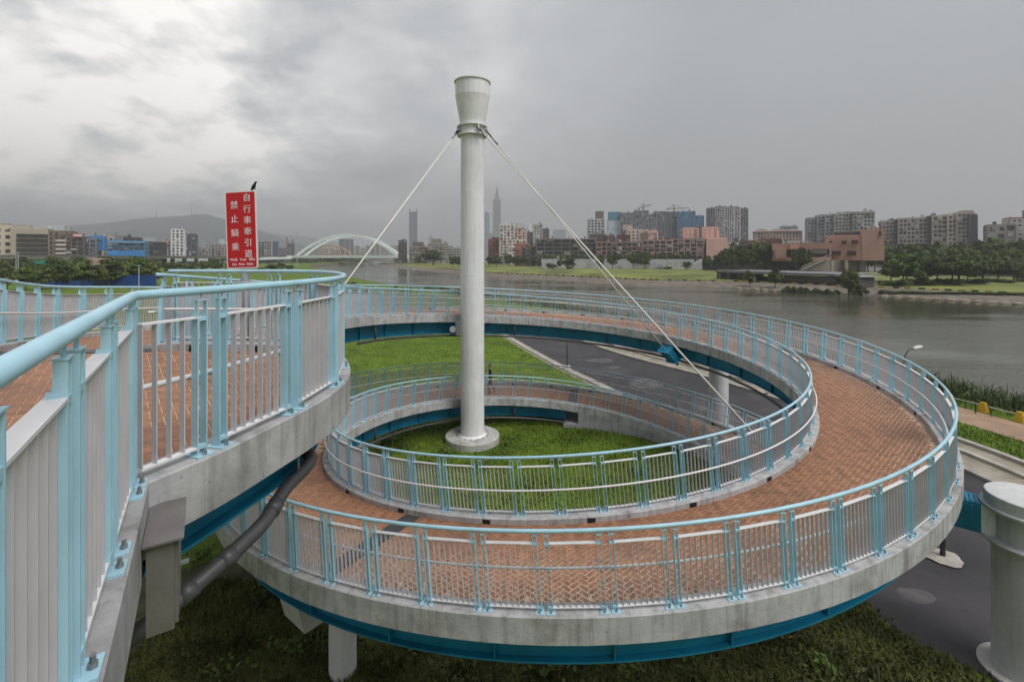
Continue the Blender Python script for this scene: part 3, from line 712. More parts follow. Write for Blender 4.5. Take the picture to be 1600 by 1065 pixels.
def cable(label, phi, zoff, lug_ang, vis_anchor):
    p, d = F_IN[NST+int((phi-11)/2.5) if phi > 0 else -phi]; end = p+d*(-0.42)+Vector((0, 0, zoff))
    la = R(lug_ang); st = Vector((MX+0.74*math.cos(la), MY+0.74*math.sin(la), 6.38))
    u = (end-st).normalized(); t = thing('stay_cable', label, 'cable', tuple(end), 'stay cables of the mast')
    MB().tube([st+u*0.9, end], 0.030, 10).obj('strand', M_CABLE, t, True)
    MB().tube([st+u*0.30, st+u*0.92], 0.045, 10).obj('socket', M_STEEL, t, True)
    lat = u.cross(Vector((0, 0, 1))).normalized()
    f = MB()
    for s in (-1, 1): f.tube([st+lat*s*.05-u*.05, st+lat*s*.05+u*.34], .038, 6)
    f.tube([st-lat*.1, st+lat*.1], .035, 8); f.obj('fork', M_PIPE, t, True)
    lug = MB(); rad = Vector((math.cos(la), math.sin(la), 0)); ang = la
    lug.box(Vector((MX, MY, 6.385))+rad*0.70, (0.20, 0.05, 0.40), Matrix.Rotation(ang, 3, 'Z')); lug.obj('lug_plate', M_WHITE, t)
    # steel anchor box on the girder
    w = u; side = Vector((-d.y, d.x, 0)); q = side.cross(w).normalized()
    m = Matrix((side, q, w)).transposed()
    a = MB(); a.box(end+w*0.30+q*0.0, (0.46, 0.40, 0.62), m); a.box(end+w*-0.02, (0.6, 0.55, 0.05), m); a.box(end+w*0.63, (0.56, 0.5, 0.04), m)
    ao = a.obj('anchor_box', M_BLUE, t)
    MB().tube([end+w*0.62, end+w*0.95], 0.06, 12).obj('anchor_end', M_PIPE, t, True)
    MB().box((p+d*0.02+Vector((0, 0, zoff-.05))), (0.62, 0.42, 0.42), Matrix.Rotation(math.atan2(d.y, d.x), 3, 'Z')).obj('bracket_plate', M_BLUE, t)
cable('thin white cable from the mast down left behind the lookout railing', -20, -0.6, 190, False)
cable('white cable from the mast to the blue anchor on the far girder', 139, -0.62, -12, True)
cable('nearer white cable from the mast ending behind the inner railing', 228, -0.72, -62, False)

M_COLP = mat('column_grey_white', (0.56, 0.56, 0.565), 0.6, 0.08, 1.5, 0.05, 14, stain=(0.46, 0.455, 0.45), stain_scale=0.8, streak=0.22)
def bracket_column(name, label, x, y, phi, r=0.62, zt=None):
    t = thing(name, label, 'column', (x, y, GZ), 'columns outside the ramp')
    p, d = F_OUT[NST+int((phi-11)/2.5)]; zt = p.z-0.42 if zt is None else zt; zb = zt-1.02; c = (x, y, 0)
    MB().lathe([(.86, GZ-.2), (.86, GZ+.06), (.83, GZ+.08)], c, 48).obj('plinth', M_CONC_W, t, 30)
    MB().lathe([(r, GZ+.081), (r, zb)], c, 48).obj('shaft', M_COLP, t, 30)
    h = MB().lathe([(r+.004, zb), (r+.2, zb+.01), (r+.2, zb+.05), (r+.005, zb+.06), (r+.005, zt-.30), (r+.20, zt-.29), (r+.20, zt-.24), (r+.12, zt-.235), (r+.12, zt+.02), (r+.10, zt+.035)], c, 48).obj('head', M_COLP, t, 30)
    dr = Vector((p.x+d.x*.16-x, p.y+d.y*.16-y, 0)); L_ = dr.length; u = dr.normalized(); ang = math.atan2(u.y, u.x); rot = Matrix.Rotation(ang, 3, 'Z')
    o = Vector((x, y, 0)); zc = (zt-.29+zb+.05)/2; hh = (zt-.29)-(zb+.05)
    MB().box(o+u*(r*.5+.24)+Vector((0, 0, zc)), (0.48, 0.52, hh-.01), rot).obj('arm', M_WHITE, t)
    s0 = r*.5+.48; bx = MB().box(o+u*((s0+L_)/2+.15)+Vector((0, 0, zc)), (L_-s0+.30, 0.54, hh+.01), rot).obj('splice_box', M_BLUE, t)
    side = Vector((-u.y, u.x, 0)); bm = MB().tube([(0, 0, 0), (0, 0, .03)], .022, 6).mesh('bolt', M_BLUE)
    # rows of bolts on the splice plates
    for k in range(4):
        for j in range(5):
            for sgn in (-1, 1):
                pos = o+u*(s0+.08+k*.085)+side*sgn*.27+Vector((0, 0, zc-hh*.38+j*hh*.19)); m = Matrix.Translation(pos) @ Matrix.Rotation(ang, 4, 'Z') @ Matrix.Rotation(R(90)*(-sgn), 4, 'X'); link('bolt', bm, bx, matrix=m)
    for k in range(4):
        MB().box(o+u*(s0+.08+k*.085)+Vector((0, 0, zc+hh/2+.02)), (.035, .46, .035), rot).obj('bolt_strip', M_BLUE, bx)
    for sgn in (-1, 1):
        q = o+u*(r*.5+.12)+side*sgn*.26+Vector((0, 0, zc)); hc = MB().tube([q, q+side*sgn*.025], .26, 28).obj('hatch_cover', M_WHITE, t)
        for k in range(8):
            an = k*math.pi/4; e = q+side*sgn*.025+u*.22*math.cos(an)+Vector((0, 0, .22*math.sin(an))); MB().tube([e, e+side*sgn*.015], .018, 6).obj('bolt', M_WHITE, hc)
    return t
bracket_column('support_column', 'thick white column with round cap at the right edge of the picture', 11.62, 10.45, 217, 0.62, -5.42)
bracket_column('support_column', 'pale round column behind the spiral standing beside the road', 11.35, 25.6, 140, 0.5)
def pier():
    t = thing('ramp_pier', 'slim white pier under the front left of the ramp', 'column', (-3.85, 10.6, GZ))
    c = (-3.85, 10.6, 0); z = ring(302, 9.5).z-1.06
    MB().lathe([(0.30, GZ-.1), (0.30, z-.84)], c, 36).obj('shaft', M_WHITE, t, 30)
    d = Vector((c[0]-CX, c[1]-CY, 0)).normalized(); ang = math.atan2(d.y, d.x)
    mb = MB(); hw, ht = 1.25, 0.20
    mb.prism([(-1.1, z-.02), (-1.0, z-.85), (1.12, z-.85), (1.32, z-.02)], 'y', -.42, .42)
    o = mb.obj('cap_beam', M_CONC_W, t); o.matrix_basis = Matrix.Translation((c[0], c[1], 0)) @ Matrix.Rotation(ang, 4, 'Z')
pier()
def pier2():
    t = thing('ramp_pier', 'low white bearing pier under the lower loop left of the mast', 'column', (-7.55, 20.1, GZ))
    c = Vector((-7.55, 20.1, 0)); z = ring(374, 9.5).z-1.06
    MB().lathe([(0.30, GZ-.1), (0.30, z-.2)], c, 24).obj('shaft', M_WHITE, t, 30)
    d = Vector((c.x-CX, c.y-CY, 0)).normalized(); MB().box((c.x, c.y, z-.18), (2.3, .6, .34), Matrix.Rotation(math.atan2(d.y, d.x), 3, 'Z')).obj('cap_beam', M_CONC_W, t)
pier2()
def platform_pier():
    t = thing('platform_pier', 'round concrete pier carrying the lookout deck from below', 'column', (-5.2, 3.5, GZ))
    MB().lathe([(0.55, GZ-.1), (0.55, ZP-1.101)], (-5.6, 3.2, 0), 32).obj('shaft', M_WHITE, t, 30)
    MB().b2(-7.0, -3.6, 2.8, 3.6, ZP-1.1, ZP-.807).obj('cap_beam', M_CONC_W, t)
platform_pier()

# ------------------------------------------------------------------ things on and by the platform
def cabinet():
    side = Vector((D0.y, -D0.x, 0))            # pointing away from the deck
    zt, zb = -1.60, -2.13; c0 = E0+D0*(-0.44); rot = Matrix((D0, side, Vector((0, 0, 1)))).transposed()
    t = thing('electrical_cabinet', 'grey metal cabinet hung on the concrete edge of the lookout', 'cabinet', (c0.x, c0.y, zb))
    def bx(n, a0, a1, s0, s1, z0, z1, m, par): return MB().box(Vector((E0.x, E0.y, 0))+D0*((a0+a1)/2)+side*((s0+s1)/2)+Vector((0, 0, (z0+z1)/2)), (a1-a0, s1-s0, z1-z0), rot).obj(n, m, par)
    bx('body', -0.46, 0.0, 0.02, 0.150, zb, zt-.012, M_BOX, t)
    bx('lid', -0.50, 0.04, 0.004, 0.195, zt-.012, zt, M_BOX, t)
    dr = bx('door', -0.44, -0.02, 0.1505, 0.168, zb+.02, zt-.03, M_BOX, t)
    bx('handle', -0.30, -0.27, 0.1685, 0.215, (zt+zb)/2, (zt+zb)/2+.016, M_STEEL, dr)
    bx('bracket', -0.40, -0.36, 0.0, 0.0195, zt-.12, zt-.06, M_STEEL, t); bx('bracket', -0.10, -0.06, 0.0, 0.0195, zt-.12, zt-.06, M_STEEL, t)
cabinet()
def downpipe():
    t = thing('drain_pipe', 'fat dark grey drain pipe slanting under the lookout nose', 'pipe', (-2.2, 4.0, -2.3))
    pts = catmull([(-2.55, 5.15, -1.80), (-2.42, 5.05, -1.98), P(486, 716, 4.95), P(447, 762, 4.55), P(415, 812, 4.2), P(380, 848, 3.95), P(345, 880, 3.75), P(250, 960, 3.35), P(150, 1040, 3.1)], 5)
    MB().tube(pts, 0.064, 16).obj('pipe', M_PIPE, t, True)
    def near(px):
        return min(range(len(pts)), key=lambda i: abs(800+FPX*pts[i].x/pts[i].y-px))
    for px in (468, 430, 352, 300):
        i = near(px); d = (pts[i+1]-pts[i-1]).normalized(); MB().tube([pts[i]-d*.055, pts[i]+d*.055], 0.073, 16).obj('coupling', M_PIPE, t, True)
    i = near(462); MB().tube([pts[i]+Vector((0, 0, .06)), pts[i]+Vector((0, 0, .40))], .012, 6).obj('hanger', M_STEEL, t)
downpipe()
def text_mesh(body, size, ext=0.003):
    cu = bpy.data.curves.new('lettering', 'FONT'); cu.body = body; cu.size = size; cu.extrude = ext; cu.align_x = 'CENTER'; cu.align_y = 'CENTER'
    o = bpy.data.objects.new('tmp', cu); COL.objects.link(o); dg = bpy.context.evaluated_depsgraph_get(); me = bpy.data.meshes.new_from_object(o.evaluated_get(dg)); bpy.data.objects.remove(o); bpy.data.curves.remove(cu); return me
def sign():
    Y = 8.45; base = P(379, 500, Y); base.z = ZP-.3
    t = thing('walk_bike_sign', 'tall red sign with white lettering on a grey post behind the lookout railing', 'sign', tuple(base))
    rot = Matrix.Rotation(R(-5), 4, 'Z') @ Matrix.Rotation(R(-2.0), 4, 'Y')
    s = Y/FPX; ctr = P(377, 359, Y); W, H = 51*s, 121*s
    m = Matrix.Translation(ctr) @ rot
    px = base.x; MB().tube([(px, Y+.09, ZP-.6), (px, Y+.09, ctr.z+H*.42)], .075, 20).obj('post', mat('galvanised_post', (0.32, 0.35, 0.38), 0.45, 0.1, 5), t, True)
    def rrect(w, h, r, n=5):
        out = []
        for cx_, cy_, a0 in ((w/2-r, h/2-r, 0), (-w/2+r, h/2-r, 90), (-w/2+r, -h/2+r, 180), (w/2-r, -h/2+r, 270)):
            for k in range(n+1): a = R(a0+90*k/n); out.append((cx_+r*math.cos(a), cy_+r*math.sin(a)))
        return out
    b = MB().prism(rrect(W, H, .035), 'y', 0, .014).obj('board', M_LETTER, t); b.matrix_basis = m
    f = MB().prism(rrect(W-.045, H-.045, .025), 'y', -.003, -.0005).obj('red_face', M_REDSIGN, b)
    cols = [('自行車牽引道', (W*.215), [0.405-.0, .258, .115, -.03, -.175, -.318], .098), ('禁止騎乘', -W*.20, [.315, .135, -.045, -.225], .098)]
    for word, x, ys, sz in cols:
        for ch, yy in zip(word, ys):
            me = text_mesh(ch, sz*1.55); me.materials.clear(); me.materials.append(M_LETTER)
            o = link('letter', me, b); o.matrix_basis = Matrix.Translation((x, -.006, yy*H)) @ Matrix.Rotation(R(90), 4, 'X')
    for word, yy in (('Walk  Your  Bike', -.385), ('Do  Not  Ride', -.445)):
        me = text_mesh(word, .068); me.materials.clear(); me.materials.append(M_LETTER)
        o = link('letter_line', me, b); o.matrix_basis = Matrix.Translation((0.01, -.006, yy*H)) @ Matrix.Rotation(R(90), 4, 'X')
    MB().b2(-.12, .12, .0145, .03, -.1, -.06).obj('clamp', M_STEEL, b)
    return ctr, W, H
SIGN = sign()

def skin(name, verts, edges, radii, subdiv=2):
    me = bpy.data.meshes.new(name); me.from_pydata(verts, edges, []); o = bpy.data.objects.new(name, me); COL.objects.link(o)
    md = o.modifiers.new('skin', 'SKIN'); md.use_smooth_shade = True
    for v, r in zip(me.skin_vertices[0].data, radii): v.radius = (r, r) if not hasattr(r, '__len__') else r
    me.skin_vertices[0].data[0].use_root = True
    s = o.modifiers.new('sub', 'SUBSURF'); s.levels = subdiv; s.render_levels = subdiv
    dg = bpy.context.evaluated_depsgraph_get(); out = bpy.data.meshes.new_from_object(o.evaluated_get(dg)); bpy.data.objects.remove(o); out.name = name
    return out
def bird():
    c, W, H = SIGN; top = P(397.5, 297.0, 8.47)
    t = thing('bird', 'small black bird perched on top of the red sign', 'bird', tuple(top))
    vs = [(0, 0, .085), (-.028, 0, .045), (-.05, 0, .0), (-.06, 0, -.05), (.012, 0, .118), (.022, 0, .145), (.045, 0, .148), (.066, 0, .142), (.0, .018, .05), (.005, .018, .008), (0, -.018, .05), (.005, -.018, .008)]
    es = [(0, 1), (1, 2), (2, 3), (0, 4), (4, 5), (5, 6), (6, 7), (0, 8), (8, 9), (0, 10), (10, 11)]
    me = skin('body', vs, es, [.034, .032, .016, .008, .022, .020, .009, .003, .008, .004, .008, .004]); me.materials.append(mat('black_feathers', (.012, .012, .014), .5, .2, 30))
    link('body', me, t, loc=tuple(top))
bird()
def person():
    i = NST+int((430-11)/2.5); c = INN[i].lerp(OUT[i], .30); c = Vector((-1.22, 0, 0)); 
    q = min(((INN[k].lerp(OUT[k], .35)-Vector((-1.30, 26.4, INN[k].z))).length, k) for k in range(NST+160, NTOT))[1]
    f = INN[q].lerp(OUT[q], .35); z = f.z-.125
    t = thing('person', 'person in dark top and trousers walking on the lower ramp beside the mast', 'person', (f.x, f.y, z))
    # walking to the left: x forward
    V = {'pel': (0, 0, .90), 'waist': (.01, 0, 1.06), 'chest': (.03, 0, 1.27), 'neck': (.06, 0, 1.43), 'chin': (.09, 0, 1.50), 'head': (.10, 0, 1.60), 'crown': (.09, 0, 1.68),
         'hl': (0, .09, .86), 'kl': (.14, .09, .47), 'al': (.02, .09, .09), 'tl': (.16, .10, .03), 'hr': (0, -.09, .86), 'kr': (-.04, -.09, .47), 'ar': (-.26, -.09, .14), 'tr': (-.16, -.10, .04),
         'sl': (.03, .17, 1.36), 'el': (.02, .22, 1.10), 'wl': (.18, .20, .95), 'fl': (.25, .19, .92), 'sr': (.03, -.17, 1.36), 'er': (-.06, -.22, 1.09), 'wr': (.05, -.22, .88), 'fr': (.09, -.22, .80)}
    E_ = [('pel', 'waist'), ('waist', 'chest'), ('chest', 'neck'), ('neck', 'chin'), ('chin', 'head'), ('head', 'crown'), ('pel', 'hl'), ('hl', 'kl'), ('kl', 'al'), ('al', 'tl'), ('pel', 'hr'), ('hr', 'kr'), ('kr', 'ar'), ('ar', 'tr'), ('chest', 'sl'), ('sl', 'el'), ('el', 'wl'), ('wl', 'fl'), ('chest', 'sr'), ('sr', 'er'), ('er', 'wr'), ('wr', 'fr')]
    rad = dict(pel=.13, waist=.12, chest=.135, neck=.055, chin=.065, head=.085, crown=.06, hl=.085, kl=.06, al=.042, tl=.035, hr=.085, kr=.06, ar=.042, tr=.035, sl=.06, el=.045, wl=.033, fl=.035, sr=.06, er=.045, wr=.033, fr=.035)
    keys = list(V); me = skin('body', [V[k] for k in keys], [(keys.index(a), keys.index(b)) for a, b in E_], [rad[k] for k in keys])
    for m in (mat('trousers_dark', (.02, .02, .026), .8, .2, 9), mat('shirt_navy', (.022, .028, .05), .8, .2, 9), mat('skin', (.38, .22, .15), .6, .08, 9)): me.materials.append(m)
    for p in me.polygons:
        zz = p.center.z; p.material_index = 2 if zz > 1.43 or (zz < 1.0 and abs(p.center.y) > .165) else 1 if zz > .95 else 0
    o = link('body', me, t); o.matrix_basis = Matrix.Translation((f.x, f.y, z)) @ Matrix.Rotation(R(184), 4, 'Z')
    hm = skin('hair', [(.085, 0, 1.60), (.06, 0, 1.66), (.03, 0, 1.58), (.02, 0, 1.50)], [(0, 1), (1, 2), (2, 3)], [.078, .088, .07, .05]); hm.materials.append(mat('hair_dark', (.02, .014, .01), .6, .2, 20))
    link('hair', hm, t).matrix_basis = o.matrix_basis.copy()
person()

def street_lamp(label, base, h, arm, az, group='street lamps by the river'):
    t = thing('street_lamp', label, 'street lamp', tuple(base), group); b = Vector(base)
    MB().tube([b, b+Vector((0, 0, h*.86))], .055, 10, r2=.04).obj('pole', M_PIPE, t, True)
    MB().lathe([(.16, 0), (.16, .05), (.08, .25)], tuple(b), 12).obj('foot', M_PIPE, t)
    d = Vector((math.cos(az), math.sin(az), 0)); pts = catmull([b+Vector((0, 0, h*.86)), b+d*arm*.15+Vector((0, 0, h*.93)), b+d*arm*.5+Vector((0, 0, h*.985)), b+d*arm+Vector((0, 0, h))], 5)
    MB().tube(pts, .035, 8).obj('arm', M_PIPE, t, True)
    rot = Matrix.Rotation(az, 3, 'Z') @ Matrix.Rotation(R(-8), 3, 'Y'); c = b+d*(arm+.30)+Vector((0, 0, h+.02))
    mb = MB(); L_ = .36
    prof = [(-L_, .05), (-.25, .11), (0, .145), (.22, .13), (L_, .05)]
    o = 0
    for x, w in prof:
        for k in range(8):
            a = 2*math.pi*k/8; p = rot @ Vector((x, w*math.cos(a), .07*(w/.14)*math.sin(a))); mb.v.append(tuple(c+p))
    for i in range(4):
        for k in range(8): mb.f.append((i*8+k, i*8+(k+1) % 8, (i+1)*8+(k+1) % 8, (i+1)*8+k)); mb.m.append(0)
    mb.f += [tuple(range(7, -1, -1)), tuple(range(32, 40))]; mb.m += [0, 0]
    mb.obj('lamp_head', mat('lamp_head_grey', (.55, .55, .54), .4, .08, 5), t, True)
street_lamp('curved grey street lamp rising behind the right side of the ramp', (20.2, 24.0, GZ), GZ*-1-4.75, .75, R(20))
street_lamp('dark curved street lamp by the river left of the mast', tuple(G(569, 470)), 6.9, 1.2, R(15))
street_lamp('slim curved street lamp by the river nearest to the mast', tuple(G(636, 468)), 6.6, 1.2, R(15))
def low_lamp():
    b = G(886, 577); t = thing('path_lamp_post', 'thin grey post on a small foot at the lawn edge under the far ramp', 'post', tuple(b))
    MB().tube([b, b+Vector((0, 0, 3.4))], .05, 8).obj('pole', M_PIPE, t, True); MB().box(b+Vector((0, 0, .15)), (.5, .5, .3)).obj('foot', M_CONC_W, t)
low_lamp()
def ground_post():
    b = G(1473, 872); t = thing('downpipe_post', 'thin grey pipe standing on a round concrete patch by the road', 'pipe', tuple(b))
    MB().tube([b, b+Vector((0, 0, 3.6))], .07, 10).obj('pipe', M_PIPE, t, True)
    mb = MB(); n = 18
    for k in range(n):
        a = 2*math.pi*k/n; r = .52+.05*math.sin(3*a)+.03*math.sin(7*a); mb.v.append((b.x+r*math.cos(a), b.y+r*math.sin(a)*.9, GZ+.05))
    mb.v.append((b.x, b.y, GZ+.11))
    for k in range(n): mb.f.append((k, (k+1) % n, n)); mb.m.append(0)
    mb.obj('patch', M_KERB, t)
ground_post()

# ------------------------------------------------------------------ bollards and chain rail by the river
def bollards():
    line = offs(road_r, 9.9); L_, at = resample(line); spots = []
    base = thing('bollard', 'x', 'bollard')
    mb = MB()
    for i, (w, d, z) in enumerate(((.42, .34, 0), (.40, .32, .10), (.27, .21, .52), (.22, .16, .58))):
        for sx, sy in ((-1, -1), (1, -1), (1, 1), (-1, 1)): mb.v.append((sx*w/2, sy*d/2, z))
        if i:
            for k in range(4): mb.f.append((4*i-4+k, 4*i-4+(k+1) % 4, 4*i+(k+1) % 4, 4*i+k)); mb.m.append(0)
    mb.f += [(3, 2, 1, 0), (12, 13, 14, 15)]; mb.m += [0, 0]
    mb.obj('block', M_YELL, base); MB().tube([(-.14, 0, .40), (.14, 0, .40)], .035, 8).obj('pipe_sleeve', M_CABLE, base)
    names = ['yellow bollard cut by the ramp railing', 'middle yellow bollard by the river reeds', 'rightmost yellow bollard by the river reeds']
    cand = []
    s = 0.0
    while s < L_:
        p = at(s); x = 800+FPX*p.x/p.y if p.y > 1 else 9999
        if 600 < x < 1780: cand.append((x, p, s))
        s += 1.75
    # phase so that one stands at pixel 1537
    k0 = min(range(len(cand)), key=lambda k: abs(cand[k][0]-1537)); sh = 0
    best = min((abs(800+FPX*at(cand[k0][2]+d*.05).x/at(cand[k0][2]+d*.05).y-1537), d*.05) for d in range(-30, 31))[1]
    pos = []
    for x, p, s in cand:
        p = at(s+best); q = at(s+best+.1); x = 800+FPX*p.x/p.y; pos.append((x, Vector((p.x, p.y, GZ+.01)), math.atan2(q.y-p.y, q.x-p.x)))
    pos = [p for p in pos if p[0] > 1440 and p[0] < 1700]; first = True
    for i, (x, p, a) in enumerate(sorted(pos, key=lambda t: t[0])):
        lab = names[0] if x < 1515 else names[1] if x < 1560 else names[2] if x < 1606 else 'yellow bollard standing out of frame on the right'
        if first: o = base; o.location = p; o.rotation_euler = (0, 0, a); o['label'] = lab; o['group'] = 'yellow bollards along the river path'; first = False
        else: copy_tree(base, p, a, None, lab, 'yellow bollards along the river path')
    for ch in base.children: ch.matrix_parent_inverse = Matrix.Identity(4)
    pp = [p+Vector((0, 0, .40)) for x, p, a in sorted(pos, key=lambda t: t[0])]
    tag(MB().tube(pp, .025, 8).obj('guard_pipe', M_CABLE, None, True), 'thin white guard pipe linking the yellow bollards', 'rail')
bollards()

# ------------------------------------------------------------------ trees, reeds, grass
def crown_mesh(seed, n_clump, n_leaf, rx, rz, leaf, mi, flat_top=0.0, cone=False):
    rg = np.random.default_rng(seed); V = []; 
    cl = []
    for k in range(n_clump):
        d = rg.normal(size=3); d /= np.linalg.norm(d); rad = rg.uniform(.35, .86)
        c = d*rad*np.array([rx, rx, rz])
        if c[2] < -rz*.7: c[2] *= .7
        if cone: s = 1-.55*(c[2]/rz*.5+.5); c[0] *= s; c[1] *= s
        cl.append((c, rg.uniform(.24, .42)*rx))
    per = n_leaf//n_clump
    for c, r in cl:
        d = rg.normal(size=(per, 3)); d /= np.linalg.norm(d, axis=1)[:, None]; d[:, 2] = np.where(d[:, 2] < -.3, -d[:, 2], d[:, 2])
        p = c+d*(r*rg.uniform(.72, 1.08, (per, 1)))*np.array([1, 1, .72])
        nrm = d+rg.normal(scale=.55, size=(per, 3)); nrm /= np.linalg.norm(nrm, axis=1)[:, None]
        a = np.cross(nrm, rg.normal(size=(per, 3))); a /= np.linalg.norm(a, axis=1)[:, None]; b = np.cross(nrm, a)
        s = leaf*rg.uniform(.6, 1.3, (per, 1))
        V.append(np.stack([p-a*s, p+b*s*.6, p+a*s, p-b*s*.6], 1).reshape(-1, 3))
    V = np.concatenate(V); n = len(V)//4; me = bpy.data.meshes.new('crown'); me.from_pydata(V.tolist(), [], np.arange(n*4).reshape(-1, 4).tolist()); me.materials.append(M_LEAF[mi]); return me
def trunk_mesh(seed, h, r, spread):
    rg = random.Random(seed); mb = MB(); top = Vector((rg.uniform(-.1, .1)*h, rg.uniform(-.1, .1)*h, h))
    mb.tube([(0, 0, -.3), (0, 0, h*.3), tuple(top*.65), tuple(top)], r, 7, r2=r*.45)
    for k in range(5):
        a = k*1.26+rg.uniform(-.4, .4); st = top*rg.uniform(.5, .95); mb.tube([st, st+Vector((math.cos(a)*spread*.5, math.sin(a)*spread*.5, spread*.32)), st+Vector((math.cos(a)*spread, math.sin(a)*spread, spread*.45))], r*.42, 5, r2=r*.12)
    return mb.mesh('trunk', M_BARK)
# unit trees: about 1 m tall over all, scaled when placed
def proto(nm, seed, n_clump, n_leaf, rx, rz, zc, leaf, mi, th, tr, **k):
    t = thing(nm, 'proto', 'tree'); c = link('crown', crown_mesh(seed, n_clump, n_leaf, rx, rz, leaf, mi, **k), t); c.location = (0, 0, zc)
    link('trunk', trunk_mesh(seed, th, tr, rx*.55), t); return t
PROT = {
 'round': [proto('broadleaf_tree', 11+i, 30, 3000, .45, .44, .55, .042, 0, .40, .030) for i in range(3)],
 'mid':   [proto('broadleaf_tree', 31+i, 30, 3000, .48, .43, .55, .043, 1, .40, .030) for i in range(3)],
 'fresh': [proto('broadleaf_tree', 51+i, 30, 3000, .47, .43, .56, .043, 2, .40, .028) for i in range(2)],
 'wide':  [proto('broadleaf_tree', 71+i, 40, 4200, .70, .34, .62, .046, 0, .45, .035) for i in range(2)],
 'bush':  [proto('shrub', 91+i, 18, 1500, .62, .46, .44, .060, m, .2, .03) for i, m in enumerate((0, 1, 2))]}
_used = set()
def tree(kind, base, h, label, group, i=0, wide=1.0, cat='tree'):
    p = PROT[kind][i % len(PROT[kind])]; rz = random.uniform(0, 6.28); sc_ = (h*wide, h*wide, h)
    if id(p) in _used: o = copy_tree(p, base, rz, sc_, label, group)
    else:
        _used.add(id(p)); o = p; o.location = base; o.rotation_euler = (0, 0, rz); o.scale = sc_; o['label'] = label; o['group'] = group
    o['category'] = cat; return o
def drop_unused():
    for l in PROT.values():
        for p in l:
            if id(p) not in _used:
                for c in list(p.children): bpy.data.objects.remove(c)
                bpy.data.objects.remove(p)

